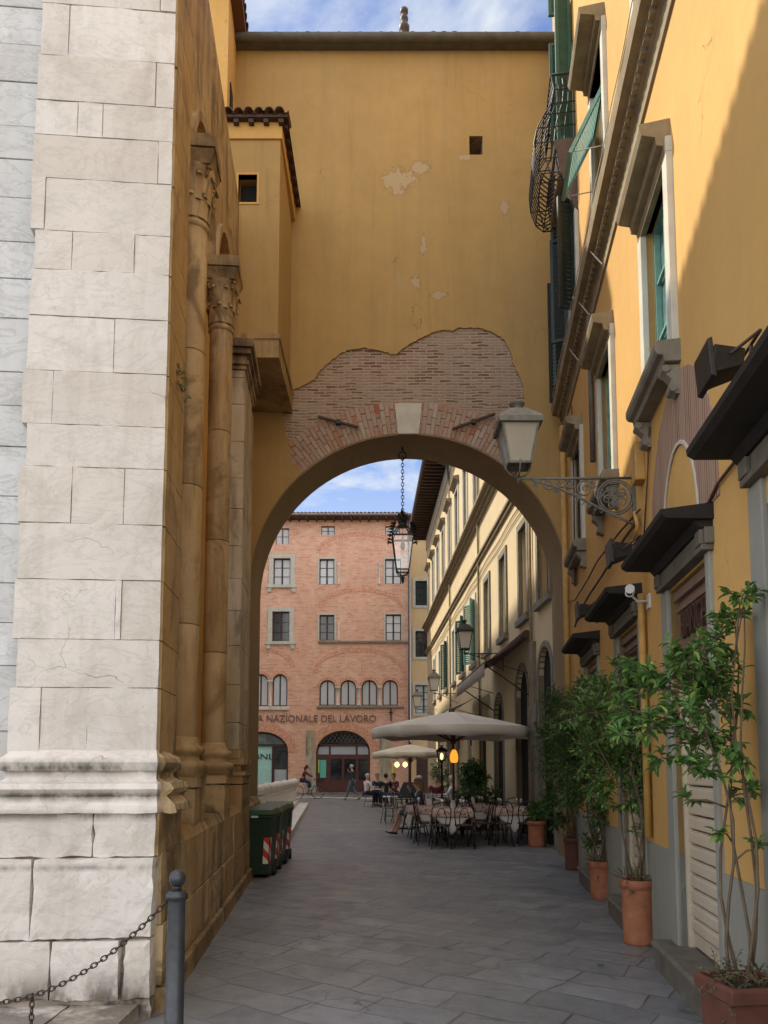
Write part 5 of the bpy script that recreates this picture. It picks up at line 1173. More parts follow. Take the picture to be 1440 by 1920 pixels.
for i in range(4):
    a = pi/4+i*pi/2; d = Vector((cos(a),sin(a),0))
    t.tube([d*.265+Vector((0,0,zt)), d*.17+Vector((0,0,zt+.13)), d*.09+Vector((0,0,zt+.22))], .012, 5)
    for k in range(5):     # curling leaves at the corners and the crown
        f = k/4; c = d*(.30-.02*k)+Vector((0,0,zt-.02+.05*k)); e = Vector((-d.y,d.x,0))
        for s_ in (-1,1): leaf(t, c, d*(.8-.3*f)+e*s_*.7+Vector((0,0,.5*f)), Vector((0,0,1)), .10, .06)
        leaf(t, c, d+Vector((0,0,.8*f-.2)), Vector((0,0,1)), .11, .06)
    t.tube([d*.16+Vector((0,0,zb)), d*.10+Vector((0,0,zb-.08)), Vector((0,0,zb-.10))], .010, 5)
for k in range(16): a = k*2.4; d = Vector((cos(a),sin(a),0)); leaf(t, d*.03+Vector((0,0,zt+.22+.012*k)), d*.7+Vector((0,0,1)), d, .13, .07)
t.lathe([(.02,zb-.10),(.04,zb-.14),(.025,zb-.18),(.03,zb-.2),(.004,zb-.25)], 8); t.lathe([(.10,zt+.2),(.07,zt+.25),(.03,zt+.3),(.05,zt+.36),(.02,zt+.42),(.02,zt+.46)], 10)
t.build('iron_leaves', MT['iron'], HL, fix=False)
t = MB(); t.lathe([(.02,zt+.02),(.02,zt-.07),(.035,zt-.1),(.045,zt-.17),(.03,zt-.22),(.005,zt-.24)], 12); t.tube([(0,0,zt+.2),(0,0,zt)], .006, 5); t.build('bulb', MT['lamp_glass'], HL)
chain('chain', [(0,0,zt+.46),(0,0,7.38)], .062, .026, .007, 'iron', HL)
t = MB(); t.tube([(cos(q*pi/8)*.07,0,7.44+sin(q*pi/8)*.07) for q in range(16)], .016, 6, closed=True); t.tube([(0,0,7.5),(0,0,7.62)], .02, 6); t.build('hook', MT['iron'], HL)
# ================================================================== camera, floodlights on the shopfronts
def on_wall(xl_, out, z): return RB.matrix_basis @ Vector((xl_, out, z))
def floodlight(xl_, out, z, s_, label):
    r = empty('floodlight', on_wall(xl_, out, z), RB.rotation_euler.z, label, 'floodlight', 'floodlights on the shop canopies'); r.scale = (s_,s_,s_)
    t = MB(); t.hexa([(-.10,.02,.02),(.10,.02,.02),(.13,.22,-.04),(-.13,.22,-.04),(-.08,0,.14),(.08,0,.14),(.12,.2,.16),(-.12,.2,.16)]); t.build('housing', MT['iron'], r, .01)
    t = MB(); t.hexa([(-.15,.20,-.07),(.15,.20,-.07),(.15,.235,-.06),(-.15,.235,-.06),(-.15,.22,.19),(.15,.22,.19),(.15,.25,.18),(-.15,.25,.18)]); t.build('glass_rim', MT['iron'], r, .006)
    t = MB(); t.tube([(-.16,.12,.06),(-.16,-.06,.20),(.16,-.06,.20),(.16,.12,.06)], .012, 5); t.tube([(0,-.06,.2),(0,-.06,-.12)], .014, 6); t.tube([(0,-.06,-.05),(0,-.25,-.05)], .012, 5); t.build('bracket', MT['iron_brown'], r)
floodlight(3.66, .2, 3.60, .8, 'black floodlight on top of the nearest shop canopy at the right edge')
floodlight(6.55, .18, 3.46, .85, 'black floodlight beside the canopy under the ornate bracket')
floodlight(8.85, .18, 3.42, .8, 'small black floodlight beyond the third canopy near the arch')
r = empty('security_camera', on_wall(6.72,.16,3.2), RB.rotation_euler.z, 'white security camera on the wall between two shop canopies', 'camera')
t = MB(); t.tube([(.02,.0,.0),(-.17,.05,-.05)], .038, 12); t.tube([(.04,.0,.03),(-.2,.05,-.02)], [.03,.042], 10); t.build('housing', MT['plaque'], r)
t = MB(); t.tube([(-.171,.05,-.05),(-.176,.051,-.051)], .028, 12); t.build('lens', MT['chalk'], r)
t = MB(); t.tube([(0,0,-.03),(0,-.05,-.09),(0,-.15,-.09)], .012, 6); t.box(-.05,.05,-.165,-.14,-.16,-.03); t.build('bracket', MT['plaque'], r)
# ================================================================== awnings
def cloc(y_along, out, z): return CB.matrix_basis @ Vector((y_along, out, z))
def awning(y0, y1, z1, out, z0, val, mat, matv, label, arms=True, box=True):
    r = empty('awning', cloc(y0,0,z1), CB.rotation_euler.z, label, 'awning', 'awnings on the cream building'); L = y1-y0; dz = z0-z1
    n = 14; t = MB(); vs = []; fs = []
    for i in range(n+1):
        x = L*i/n
        for q in range(7):
            f = q/6; vs.append((x, .08+(out-.08)*f, dz*f-.05*sin(f*pi)*(1+.3*sin(i))))
    for i in range(n):
        for q in range(6): fs.append((i*7+q, i*7+q+1, i*7+q+8, i*7+q+7))
    t.add(vs, fs, True); t.build('cloth', MT[mat], r, fix=False).modifiers.new('s','SOLIDIFY').thickness = .012
    t = MB(); vs = []; fs = []; n = 60
    for i in range(n+1):
        x = L*i/n; w_ = .012*sin(i*1.9); vs += [(x,out+.004,dz),(x,out+.012+w_,dz-val*.5),(x,out+.006+w_*1.4,dz-val-.03*abs(sin(i*.8)))]
    for i in range(n): fs += [(i*3,i*3+1,i*3+4,i*3+3),(i*3+1,i*3+2,i*3+5,i*3+4)]
    t.add(vs, fs, True); t.build('valance', MT[matv], r, fix=False).modifiers.new('s','SOLIDIFY').thickness = .008
    if box: t = MB(); t.tube([(-.05,.09,.03),(L+.05,.09,.03)], .10, 10); t.build('roller', MT[mat], r)
    if arms:
        for x in (.15, L-.15): t = MB(); t.tube([(x,out,dz-.02),(x,.03,-1.35)], .018, 6); t.tube([(x,out-.25,dz+.0),(x,.03,-.85)], .010, 5); t.build('arm', MT['iron_brown'], r)
        t = MB(); t.tube([(0,out,dz),(L,out,dz)], .022, 6); t.build('front_bar', MT['iron_brown'], r)
    return r
awning(16.9, 21.8, 4.62, 1.05, 4.0, .30, 'awn_brown', 'awn_grey', 'large brown awning with grey valance over the restaurant front')
awning(22.3, 26.0, 3.95, 1.25, 3.35, .28, 'canvas_w', 'canvas_w', 'white awning farther along, below the brown one', True, False)
awning(28.0, 33.5, 3.75, 1.2, 3.35, .15, 'tile_pink', 'canvas2', 'farthest pinkish awning on the cream building', False, False)
# ================================================================== parasols
def parasol(loc, R0, zr, za, val, label, mat, n=8, pole_tilt=0, rz=0, ribs=True):
    r = empty('parasol', loc, rz, label, 'parasol', 'restaurant parasols'); t = MB(); m_ = 6; vs = []; fs = []; N = n*m_; K_ = 7
    def edge(a):   # straight edge between rib tips
        s_ = 2*pi/n; b = (a % s_)-s_/2; return cos(s_/2)/cos(b)
    for i in range(N):
        a = 2*pi*i/N; e = edge(a); mid = 1-abs(((a % (2*pi/n))/(2*pi/n))*2-1)
        for q in range(K_):
            f = q/(K_-1); vs.append((cos(a)*R0*e*f, sin(a)*R0*e*f, za+(zr-za)*(f**1.15)-.035*mid*f*(1-f)*4))
    for i in range(N):
        j = (i+1) % N
        for q in range(K_-1): fs.append((i*K_+q, i*K_+q+1, j*K_+q+1, j*K_+q))
    t.add(vs, fs, False); cn = t.build('canopy', MT[mat], r, fix=False); cn.modifiers.new('s','SOLIDIFY').thickness = .008
    t = MB(); vs = []; fs = []
    for i in range(N):
        a = 2*pi*i/N; e = edge(a); w_ = .02*sin(i*1.35); k_ = ((a % (2*pi/n))/(2*pi/n)); sg = .05*sin(k_*pi)
        vs += [(cos(a)*(R0*e+.002), sin(a)*(R0*e+.002), zr), (cos(a)*(R0*e+w_), sin(a)*(R0*e+w_), zr-val*.5), (cos(a)*(R0*e-.03+w_*1.5), sin(a)*(R0*e-.03+w_*1.5), zr-val+sg)]
    for i in range(N): j = (i+1) % N; fs += [(i*3,i*3+1,j*3+1,j*3),(i*3+1,i*3+2,j*3+2,j*3+1)]
    t.add(vs, fs, True); t.build('valance', MT[mat], cn, fix=False).modifiers.new('s','SOLIDIFY').thickness = .006
    t = MB(); t.tube([(0,0,.04),(0,0,za-.02)], .030, 10); t.lathe([(.06,zr-.36),(.06,zr-.22)], 12); t.lathe([(.05,za+.0),(.03,za+.06),(.005,za+.09)], 10); t.build('pole', MT['wood_dark'], r)
    t = MB(); t.box(-.3,.3,-.3,.3,0,.06); t.lathe([(.07,.06),(.05,.3)], 10); t.build('base', MT['pietra_dark'], r, .01)
    if ribs:
        for i in range(n):
            a = 2*pi*i/n; d = Vector((cos(a),sin(a),0)); t = MB(); t.bar(d*.04+Vector((0,0,za-.04)), d*(R0-.04)+Vector((0,0,zr-.015)), .02, .03); t.bar(d*.05+Vector((0,0,zr-.30)), d*R0*.52+Vector((0,0,za+(zr-za)*(.52**1.15)-.05)), .02, .03); t.build('rib', MT['wood_dark'], r)
    return r
parasol((1.62,17.5,0), 1.9, 2.52, 2.92, .26, 'large beige parasol over the nearest restaurant tables', 'canvas', 8, rz=R(4))
parasol((.95,27.0,0), 1.45, 2.15, 2.45, .22, 'cream parasol behind the large beige one, over the far diners', 'canvas2', 8, rz=R(22))
# ================================================================== post lamps
r = empty('post_lamp', (1.38,17.9,0), 0, 'black post lamp with a glowing warm lantern under the beige parasol', 'lamp')
t = MB(); t.lathe([(.09,0),(.09,.05),(.03,.1),(.025,1.72),(.05,1.75),(.05,1.77)], 12); t.build('post', MT['iron'], r)
lantern_head(r, 1.78, .36, .22, .16, MT['iron'], MT['clear'])
t = MB(); t.lathe([(.005,1.80),(.03,1.83),(.04,1.88),(.03,1.93),(.005,1.96)], 12); t.build('bulb', MT['glow'], r)
r = empty('pendant_lamp', (1.60,17.1,0), 0, 'orange glass lamp hanging beside the pole of the beige parasol', 'lamp')
t = MB(); t.lathe([(.05,1.72),(.08,1.74),(.095,1.82),(.085,1.92),(.05,2.0),(.02,2.02)], 16); t.build('shade', MT['glow_o'], r); t = MB(); t.tube([(0,0,2.02),(0,0,2.62)], .006, 5); t.build('cord', MT['iron'], r)
for i, (x, lab) in enumerate(((.46,'left of two warm globe lamps under the cream parasol'),(.75,'right of two warm globe lamps under the cream parasol'))):
    r = empty('globe_lamp', (x,26.6,0), 0, lab, 'lamp', 'globe lamps under the cream parasol'); t = MB(); t.lathe([(.005,1.62),(.07,1.66),(.09,1.72),(.07,1.78),(.005,1.82)], 12); t.build('globe', MT['glow'], r); t = MB(); t.tube([(0,0,1.82),(0,0,2.2)], .006, 5); t.build('cord', MT['iron'], r)
# ================================================================== tables, chairs, tableware
def cloth(half, ext, z, mat, name, parent, rot=0, seed=0):
    n = 26; t = MB(); vs = []; fs = []; tot = half+ext
    for i in range(n+1):
        for j in range(n+1):
            u = -tot+2*tot*i/n; v = -tot+2*tot*j/n; x, y = (u*cos(rot)-v*sin(rot), u*sin(rot)+v*cos(rot))
            ex, ey = max(0,abs(x)-half), max(0,abs(y)-half); d = math.hypot(ex,ey) if ex and ey else ex+ey
            cx_ = max(-half,min(half,x)); cy_ = max(-half,min(half,y)); w_ = .035*sin(8*(x+y)+seed)*min(1,d*4)
            nx = (1 if x > 0 else -1)*(.012+w_+.10*d)*(ex > 0); ny = (1 if y > 0 else -1)*(.012+w_+.10*d)*(ey > 0)
            vs.append((cx_+nx, cy_+ny, z-d))
    for i in range(n):
        for j in range(n): fs.append((i*(n+1)+j, (i+1)*(n+1)+j, (i+1)*(n+1)+j+1, i*(n+1)+j+1))
    t.add(vs, fs, True); o = t.build(name, MT[mat], parent, fix=False); o.modifiers.new('s','SOLIDIFY').thickness = .004; return o
def make_table(clothed=True):
    r = empty('cafe_table', (0,0,0)); t = MB(); t.box(-.38,.38,-.38,.38,.715,.745); t.build('tabletop', MT['wood_brown' if clothed else 'silver'], r, .008)
    for sx in (-1,1):
        for sy in (-1,1): t = MB(); t.tube([(sx*.33,sy*.33,0),(sx*.30,sy*.30,.35),(sx*.33,sy*.33,.715)], .014, 6); t.build('leg', MT['iron'], r)
    return r
def make_chair(mat='iron'):
    r = empty('bistro_chair', (0,0,0)); t = MB(); t.lathe([(.19,.445),(.205,.45),(.21,.462),(.19,.472),(.05,.468)], 20); t.build('seat', MT['wood_dark'] if mat == 'iron' else MT['iron_grey'], r)
    for sx in (-1,1): t = MB(); t.tube([(sx*.15,.14,.45),(sx*.17,.17,.22),(sx*.20,.21,0)], .012, 6); t.build('leg', MT[mat], r)
    for sx in (-1,1): t = MB(); t.tube([(sx*.15,-.14,.45),(sx*.17,-.17,.22),(sx*.20,-.22,0)], .012, 6); t.build('leg', MT[mat], r)
    t = MB(); P = [(sx, y, z) for sx, y, z in ((-.17,-.15,.45),(-.19,-.19,.62),(-.19,-.22,.78),(-.13,-.24,.89),(0,-.25,.92),(.13,-.24,.89),(.19,-.22,.78),(.19,-.19,.62),(.17,-.15,.45))]; t.tube(P, .012, 6)
    P = [(-.09,-.16,.45),(-.10,-.20,.64),(-.05,-.23,.78),(0,-.235,.81),(.05,-.23,.78),(.10,-.20,.64),(.09,-.16,.45)]; t.tube(P, .009, 6); t.build('backrest', MT[mat], r)
    t = MB(); t.tube([(cos(q*pi/8)*.165, sin(q*pi/8)*.165, .22) for q in range(16)], .008, 5, closed=True); t.build('stretcher', MT[mat], r)
    return r
tabs = [(.98,16.75,8,'table with pink patterned cloth nearest to the seated woman'),(1.42,15.75,-6,'front table with a white napkin cloth, nearest to the camera'),(2.72,16.35,3,'wide clothed table by the dark doorway under the parasol end'),(2.05,17.6,12,'clothed table in the shade between the front table and the hedge'),(1.05,18.6,4,'clothed table just beyond the seated woman')]
tb0 = make_table(); TB = []
for i, (x, y, rz, lab) in enumerate(tabs):
    o = tb0 if i == 0 else clone(tb0); o.location = (x,y,0); o.rotation_euler = (0,0,R(rz)); tag(o, lab, 'table', 'clothed restaurant tables'); TB.append(o)
for i, (x, y, rz, lab) in enumerate(tabs):
    c = cloth(.412, .17, .762, 'cloth_pat', 'tablecloth', None, 0, i); c.location = (x,y,0); c.rotation_euler = (0,0,R(rz)); tag(c, 'pink patterned cloth on the '+lab.split(' ',1)[1] if not lab.startswith('table') else 'pink patterned cloth on the table nearest to the seated woman', 'tablecloth', 'patterned tablecloths')
    c['label'] = ['pink patterned cloth on the table nearest to the seated woman','pink patterned cloth on the front table','pink patterned cloth on the table by the dark doorway','pink patterned cloth on the shaded middle table','pink patterned cloth on the table beyond the seated woman'][i]
    c = cloth(.40, .24, .752, 'linen', 'under_cloth', None, pi/4, i); c.location = (x,y,0); c.rotation_euler = (0,0,R(rz))
    tag(c, ['white lower cloth on the table nearest to the seated woman','white lower cloth with pointed hanging corners on the front table','white lower cloth on the table by the dark doorway','white lower cloth on the shaded middle table','white lower cloth on the table beyond the seated woman'][i], 'tablecloth', 'white lower cloths')
t = MB(); t.lathe([(.03,0),(.032,.005),(.005,.012),(.005,.07),(.03,.10),(.038,.14),(.032,.18),(.030,.18),(.034,.14),(.002,.095)], 12, caps=False); gl0 = t.build('wine_glass', MT['clear2'])
first = True; wh = ['front left corner','front right corner','back left corner','back right corner']
tn = ['table nearest the seated woman','front table','table by the dark doorway','shaded middle table','table beyond the seated woman']
for i, (x, y, rz, lab) in enumerate(tabs):
    for j, (dx, dy) in enumerate(((-.22,-.2),(.22,-.2),(-.2,.2),(.2,.2))):
        o = gl0 if first else gl0.copy()
        if not first: C.objects.link(o)
        first = False; o.location = (x+dx,y+dy,.770); tag(o, 'wine glass at the %s of the %s' % (wh[j], tn[i]), 'glass', 'wine glasses on the tables')
    t = MB(); t.hexa([(-.06,-.03,0),(.06,-.03,0),(.06,.03,0),(-.06,.03,0),(-.06,-.004,.16),(.06,-.004,.16),(.06,.004,.16),(-.06,.004,.16)]); o = t.build('folded_menu', MT['linen']); o.location = (x+.02,y-.05,.770); o.rotation_euler = (0,0,R(20+30*i)); tag(o, 'folded menu card standing on the %s' % tn[i], 'menu', 'folded menu cards')
cs_ = [(1.12,15.15,5,'empty bistro chair at the near left side of the front table'),(1.62,15.12,-8,'empty bistro chair at the near right side of the front table'),(2.02,15.65,95,'bistro chair right of the front table'),(.88,15.85,-80,'bistro chair left of the front table'),(2.42,15.62,10,'bistro chair in front of the doorway table, on its left'),(2.98,15.68,-6,'bistro chair in front of the doorway table, on its right'),(2.12,16.5,-85,'bistro chair against the left side of the doorway table'),(1.55,16.9,80,'bistro chair right of the table nearest the woman'),(1.75,17.0,10,'bistro chair in front of the shaded middle table'),(2.5,17.0,170,'bistro chair behind the doorway table, on its left'),(3.0,17.05,185,'bistro chair behind the doorway table, near the wall'),(2.1,18.25,180,'bistro chair behind the shaded middle table'),(1.7,18.5,90,'bistro chair right of the table beyond the woman'),(1.3,17.45,175,'bistro chair behind the table nearest the woman'),(.66,18.6,-90,'bistro chair left of the table beyond the woman')]
ch0 = make_chair()
for i, (x, y, rz, lab) in enumerate(cs_):
    o = ch0 if i == 0 else clone(ch0); o.location = (x,y,0); o.rotation_euler = (0,0,R(rz)); tag(o, lab, 'chair', 'black bistro chairs')
chs = clone(ch0, (.80,17.75,0), R(78), 'bistro chair on which the woman with crossed ankles sits')
ch1 = make_chair('iron_grey')
gc = [(.16,21.7,20,'grey metal chair standing alone left of the menu board'),(.48,22.2,-70,'grey metal chair right behind the lone grey chair'),(.1,30.4,180,'grey metal chair by the far group of diners'),(-.62,31.2,90,'grey metal chair at the left end of the far group'),(1.15,22.1,60,'grey metal chair of the man in the light blue shirt'),(2.0,22.3,-60,'grey metal chair of the man in white on the right'),(.55,30.2,200,'grey metal chair at the right of the far group')]
for i, (x, y, rz, lab) in enumerate(gc):
    o = ch1 if i == 0 else clone(ch1); o.location = (x,y,0); o.rotation_euler = (0,0,R(rz)); tag(o, lab, 'chair', 'grey metal cafe chairs')
tb1 = make_table(False)
for i, (x, y, lab) in enumerate(((.35,22.9,'bare metal table behind the grey chairs'),(-.15,31.0,'bare metal table among the far diners'),(1.55,22.7,'bare metal table between the man in blue and the man in white'))):
    o = tb1 if i == 0 else clone(tb1); o.location = (x,y,0); tag(o, lab, 'table', 'bare metal cafe tables')
r = empty('menu_board', (.62,19.9,0), R(-12), 'slanted black menu board on a stand in front of the far diners', 'sign')
t = MB(); t.hexa([(-.28,-.05,.80),(.14,-.05,.80),(.14,-.02,.80),(-.28,-.02,.80),(-.14,.18,1.22),(.34,.18,1.22),(.34,.21,1.22),(-.14,.21,1.22)]); t.build('board', MT['chalk'], r)
t = MB(); t.box(-.32,.28,-.1,.04,.765,.785); t.tube([(0,0,.77),(0,0,.05)], .02, 8); t.box(-.2,.2,-.2,.2,0,.04); t.build('stand', MT['iron'], r)
r = empty('closed_parasol', (.42,33.4,0), 0, 'folded bright yellow parasol standing behind the far diners', 'parasol'); t = MB(); t.lathe([(.03,.9),(.09,1.0),(.08,1.3),(.05,1.7),(.02,1.85)], 10); t.build('folded_canopy', MT['yellow'], r); t = MB(); t.tube([(0,0,0),(0,0,1.9)], .02, 6); t.build('pole', MT['iron'], r)
# ================================================================== people
def skin_mesh(name, pts, edges, mat, parent, sub=2):
    me = bpy.data.meshes.new(name); me.from_pydata([p[0] for p in pts], edges, []); me.materials.append(mat); o = bpy.data.objects.new(name, me); C.objects.link(o); o.parent = parent
    sk = o.modifiers.new('skin','SKIN'); sk.use_smooth_shade = True
    if not me.skin_vertices:
        bpy.context.view_layer.objects.active = o; me.attributes
    L = me.skin_vertices[0].data
    for i, p in enumerate(pts):
        r = p[1]; L[i].radius = (r, r) if not isinstance(r, tuple) else r; L[i].use_root = (i == 0)
    s_ = o.modifiers.new('sub','SUBSURF'); s_.levels = sub; s_.render_levels = sub
    return o
POSE = dict(
 sit=dict(pel=(0,0,.57), sp=(0,-.01,.74), ch=(0,.0,.92), nk=(0,.02,1.09), hd=(0,.04,1.24), sh=.185, shz=1.02, el=[(-.24,.10,.80),(.24,.10,.80)], wr=[(-.15,.34,.80),(.15,.34,.80)], kn=[(-.11,.42,.55),(.11,.42,.55)], an=[(-.11,.44,.10),(.11,.44,.10)]),
 woman=dict(pel=(0,0,.57), sp=(0,-.06,.74), ch=(0,-.08,.92), nk=(0,-.04,1.08), hd=(0,.02,1.22), sh=.17, shz=1.01, el=[(-.22,.06,.80),(.22,.12,.86)], wr=[(-.1,.28,.74),(.08,.20,1.06)], kn=[(-.07,.46,.56),(.07,.44,.57)], an=[(-.03,.60,.12),(.06,.52,.11)]),
 walk=dict(pel=(0,0,.94), sp=(0,.01,1.12), ch=(0,.02,1.31), nk=(0,.03,1.49), hd=(0,.06,1.64), sh=.19, shz=1.43, el=[(-.26,-.06,1.17),(.25,.10,1.18)], wr=[(-.26,.05,.93),(.12,.22,1.42)], kn=[(-.1,.20,.54),(.1,-.02,.50)], an=[(-.1,.30,.10),(.1,-.36,.18)]),
 bike=dict(pel=(0,-.05,1.0), sp=(0,.0,1.17), ch=(0,.06,1.33), nk=(0,.12,1.48), hd=(0,.18,1.61), sh=.18, shz=1.41, el=[(-.25,.30,1.22),(.25,.30,1.22)], wr=[(-.24,.52,1.12),(.24,.52,1.12)], kn=[(-.11,.38,.78),(.11,.33,.88)], an=[(-.11,.22,.32),(.11,.25,.52)]))
def person(label, loc, rz, pose, top, legs, hair, long_hair=False, bare=False, sc=1.0, shoes='black', group='people at the restaurant tables'):
    r = empty('person', loc, rz, label, 'person', group); r.scale = (sc,sc,sc); p = POSE[pose]; V = Vector
    pts = []; ed = []
    def ad(pos, rad, prev=None): pts.append((tuple(pos), rad)); k = len(pts)-1; (ed.append((prev,k)) if prev is not None else None); return k
    pel = ad(p['pel'], (.135,.10)); sp = ad(p['sp'], (.115,.085), pel); chs_ = ad(p['ch'], (.15,.10), sp); nk = ad(p['nk'], .055, chs_); hd = V(p['hd'])
    n2 = ad(hd-V((0,.015,.085)), .05, nk); h1 = ad(hd-V((0,-.01,.035)), (.068,.08), n2); h2 = ad(hd+V((0,0,.04)), (.078,.095), h1); h3 = ad(hd+V((0,-.01,.10)), (.06,.07), h2); ad(hd+V((0,-.01,.13)), (.025,.03), h3)
    arms = []; lg = []
    for s_ in (0,1):
        sx = -1 if s_ == 0 else 1; c = V(p['ch']); shp = V((sx*p['sh'], c.y-.0, p['shz'])); sh = ad(shp, .052, chs_); el = ad(p['el'][s_], .038, sh); wr = ad(p['wr'][s_], .026, el)
        d = (V(p['wr'][s_])-V(p['el'][s_])).normalized(); side = V((0,0,1)).cross(d); side = side.normalized() if side.length > .1 else V((1,0,0)); palm = V(p['wr'][s_])+d*.055; pm = ad(palm, (.034,.018), wr); dn = side.cross(d).normalized()
        for f in range(4):
            o_ = side*(-.027+.018*f)*1; l_ = (.066,.078,.072,.055)[f]; a = ad(palm+o_+d*.045, .009, pm); b = ad(palm+o_+d*(.045+l_*.5)-dn*.006, .008, a); ad(palm+o_*.9+d*(.045+l_*.85)-dn*.028, .0065, b)
        a = ad(palm-side*.042*sx*-1-d*.012, .011, pm); ad(palm-side*.058*sx*-1+d*.025-dn*.012, .009, a)
        arms.append((shp, V(p['el'][s_]), V(p['wr'][s_])))
    for s_ in (0,1):
        sx = -1 if s_ == 0 else 1; hp = V(p['pel'])+V((sx*.095,.01,-.03)); h = ad(hp, .085, pel); kn = ad(p['kn'][s_], .058, h); mid = V(p['kn'][s_]).lerp(V(p['an'][s_]), .3)+V((0,-.015,0)); cf = ad(mid, .056, kn); an = ad(p['an'][s_], .036, cf)
        A = V(p['an'][s_]); sh_d = (A-V(p['kn'][s_])).normalized(); fw = V((0,1,0))-sh_d*sh_d.y; fw = fw.normalized() if fw.length > .2 else V((0,0,1)); 
        if pose == 'walk' and s_ == 1: fw = V((0,.75,-.66))
        heel = A+V((0,-.01,-.045)); to = ad(A+fw*.10+V((0,0,-.05)), (.036,.026), an); ad(A+fw*.17+V((0,0,-.058)), (.03,.018), to); lg.append((hp, V(p['kn'][s_]), mid, A, fw))
    skin_mesh('body', pts, ed, MT['skin'], r)
    # clothes
    P = [(p['pel'], (.15,.118)), (p['sp'], (.13,.10)), (p['ch'], (.165,.115)), (V(p['nk'])-V((0,0,.045)), .07)]; E = [(0,1),(1,2),(2,3)]
    for a in arms:
        k = len(P); P += [(a[0], .066), (a[0].lerp(a[1],.95), .050)]; E += [(2,k),(k,k+1)]
        if not bare: P += [(a[1].lerp(a[2],.9), .036)]; E += [(k+1,k+2)]
    skin_mesh('shirt', P, E, MT[top], r)
    P = [(p['pel'], (.148,.122))]; E = []
    for l in lg:
        k = len(P); P += [(l[0], .10), (l[1], .072)]; E += [(0,k),(k,k+1)]
        if legs != 'short': P += [(l[2], .066), (l[3]+V((0,0,.03)), .050)]; E += [(k+1,k+2),(k+2,k+3)]
    skin_mesh('trousers' if legs != 'short' else 'skirt', P, E, MT[legs if legs != 'short' else 'greyc'], r)
    for l in lg: skin_mesh('shoe', [(l[3]+V((0,-.025,-.055)), (.036,.034)), (l[3]+l[4]*.10+V((0,0,-.06)), (.042,.030)), (l[3]+l[4]*.19+V((0,0,-.068)), (.034,.020))], [(0,1),(1,2)], MT[shoes], r, 1)
    t = MB(); n_, m_ = 16, 10; vs = []; fs = []; hc = hd+V((0,-.012,.05))
    for a_ in range(m_+1):
        for b_ in range(n_):
            th = pi*a_/m_; ph = 2*pi*b_/n_; k_ = 1+.05*noise.noise(V((b_*.7,a_*.9,hd.z*9))); vs.append(hc+V((.088*sin(th)*cos(ph)*k_, .108*sin(th)*sin(ph)*k_, .098*cos(th)*k_)))
    for a_ in range(m_):
        for b_ in range(n_):
            q_ = (a_*n_+b_, a_*n_+(b_+1) % n_, (a_+1)*n_+(b_+1) % n_, (a_+1)*n_+b_); c_ = (vs[q_[0]]+vs[q_[2]])/2-hd
            if c_.y > .045 and c_.z < .075: continue
            fs.append(q_)
    t.add(vs, fs, True)
    if long_hair: t.tube([hd+V((0,-.06,.06)), hd+V((0,-.095,-.04)), hd+V((0,-.10,-.14)), hd+V((0,-.10,-.24))], [.06,.075,.06,.02], 10)
    t.build('hair', MT[hair], r, fix=False)
    t = MB(); f = hd+V((0,.088,.028))
    for sx in (-1,1): t.lathe([(.002,-.010),(.010,-.006),(.012,0),(.010,.006),(.002,.010)], 8, (f.x+sx*.032, f.y-.004, f.z))
    t.build('eyes', MT['chalk'], r)
    t = MB(); t.hexa([(hd.x-.014,hd.y+.085,hd.z-.02),(hd.x+.014,hd.y+.085,hd.z-.02),(hd.x+.006,hd.y+.112,hd.z-.018),(hd.x-.006,hd.y+.112,hd.z-.018),(hd.x-.007,hd.y+.08,hd.z+.03),(hd.x+.007,hd.y+.08,hd.z+.03),(hd.x+.003,hd.y+.092,hd.z+.03),(hd.x-.003,hd.y+.092,hd.z+.03)]); t.build('nose', MT['skin'], r)
    return r
person('seated woman in a dark top with long brown hair, legs stretched out toward the lane', (.80,17.75,0), R(78), 'woman', 'greyc', 'short', 'hair_b', True, False, 1.0)
person('grey haired man in navy vest and jeans walking past the bank door', (-1.58,37.6,0), R(75), 'walk', 'navy', 'jeans', 'hair_g', group='people in the square')
person('man in a white shirt seen from behind at the left of the far group', (-.72,31.4,0), R(-60), 'sit', 'white', 'navy', 'hair_g')
person('diner in a dark navy top beside the man in white', (-.30,32.0,0), R(-150), 'sit', 'navy', 'black', 'hair_b')
person('diner in black with the back turned, in the middle of the far group', (.08,30.5,0), R(10), 'sit', 'black', 'navy', 'hair_d')
person('diner in maroon at the right of the far group', (.42,31.6,0), R(150), 'sit', 'maroon', 'black', 'hair_d')
person('diner in a light blue patterned shirt behind the menu board', (1.02,22.3,0), R(-80), 'sit', 'lblue', 'khaki', 'hair_g')
person('dark haired diner in maroon facing the man in white on the right', (1.62,23.4,0), R(180), 'sit', 'maroon', 'black', 'hair_d')
person('man in a white shirt leaning at the table right of the menu board', (2.05,22.4,0), R(70), 'sit', 'white', 'navy', 'hair_g')
BR = empty('bicycle', (-4.02,39.4,0), R(-90), 'pale blue bicycle crossing in front of the bank', 'bicycle')
for y, nm in ((-.52,'wheel'),(.55,'wheel')):
    t = MB(); t.tube([(0,y+cos(q*pi/14)*.33,.34+sin(q*pi/14)*.33) for q in range(28)], .018, 6, closed=True); w_ = t.build('wheel', MT['black'], BR); t = MB()
    for q in range(9): a = q*2*pi/9; t.tube([(0,y,.34),(0,y+cos(a)*.32,.34+sin(a)*.32)], .003, 3, caps=False)
    t.build('spokes', MT['silver'], w_)
t = MB()
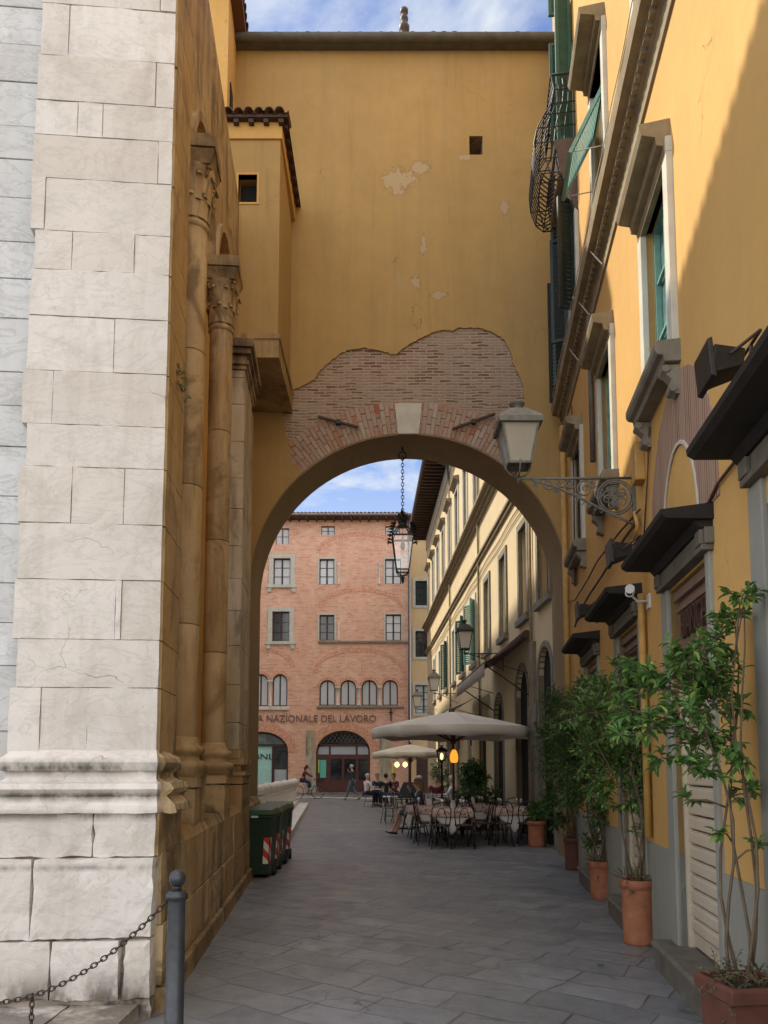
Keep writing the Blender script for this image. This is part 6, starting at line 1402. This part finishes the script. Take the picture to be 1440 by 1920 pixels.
for a, b_ in (((0,-.52,.34),(0,-.05,.30)),((0,-.05,.30),(0,-.22,.88)),((0,-.05,.30),(0,.38,.80)),((0,.38,.92),(0,.55,.34)),((0,-.18,.72),(0,.36,.78)),((0,-.52,.34),(0,-.2,.78))): t.tube([a,b_], .018, 6)
t.build('frame', MT['lblue'], BR)
t = MB(); t.tube([(-.26,.45,1.06),(-.1,.36,1.04),(0,.36,.92),(.1,.36,1.04),(.26,.45,1.06)], .013, 6); t.build('handlebar', MT['iron'], BR)
t = MB(); t.lathe([(.06,.88),(.11,.90),(.10,.94),(.03,.95)], 10, (0,-.24,0)); t.build('saddle', MT['black'], BR)
t = MB(); t.hexa([(-.14,.5,.85),(.14,.5,.85),(.14,.78,.85),(-.14,.78,.85),(-.18,.48,1.05),(.18,.48,1.05),(.18,.82,1.05),(-.18,.82,1.05)]); t.build('basket', MT['wood_dark'], BR)
person('cyclist in a maroon top riding the pale blue bicycle before the bank', (-4.22,39.4,0), R(-90), 'bike', 'maroon', 'navy', 'hair_d', True, group='people in the square')

lf = MB(); leaf(lf, Vector((0,0,0)), Vector((1,.3,0)), Vector((0,0,1)), .07, .045); lf = lf.build('fallen_leaf', MT['leafB'], None, fix=False); lf.location = (1.72,6.2,.012); tag(lf, 'single yellow-green leaf lying on the paving near the orange pot', 'leaf')
# ================================================================== camera and render look
cd = bpy.data.cameras.new('camera'); co = bpy.data.objects.new('camera', cd); C.objects.link(co)
co.location = (0,0,EYE); co.rotation_euler = (pi/2+TH,0,0)
cd.sensor_fit = 'VERTICAL'; cd.sensor_height = 36; cd.lens = F_/1920*36; cd.shift_y = (YP-960)/1920; cd.clip_end = 500; cd.clip_start = .05
S.camera = co; S.render.resolution_x = 768; S.render.resolution_y = 1024
S.view_settings.view_transform = 'Standard'; S.view_settings.look = 'None'; S.view_settings.gamma = 1; S.view_settings.exposure = EXPO
S.cycles.max_bounces = 7; S.cycles.diffuse_bounces = 4; S.cycles.glossy_bounces = 3; S.cycles.transmission_bounces = 4; S.cycles.transparent_max_bounces = 8
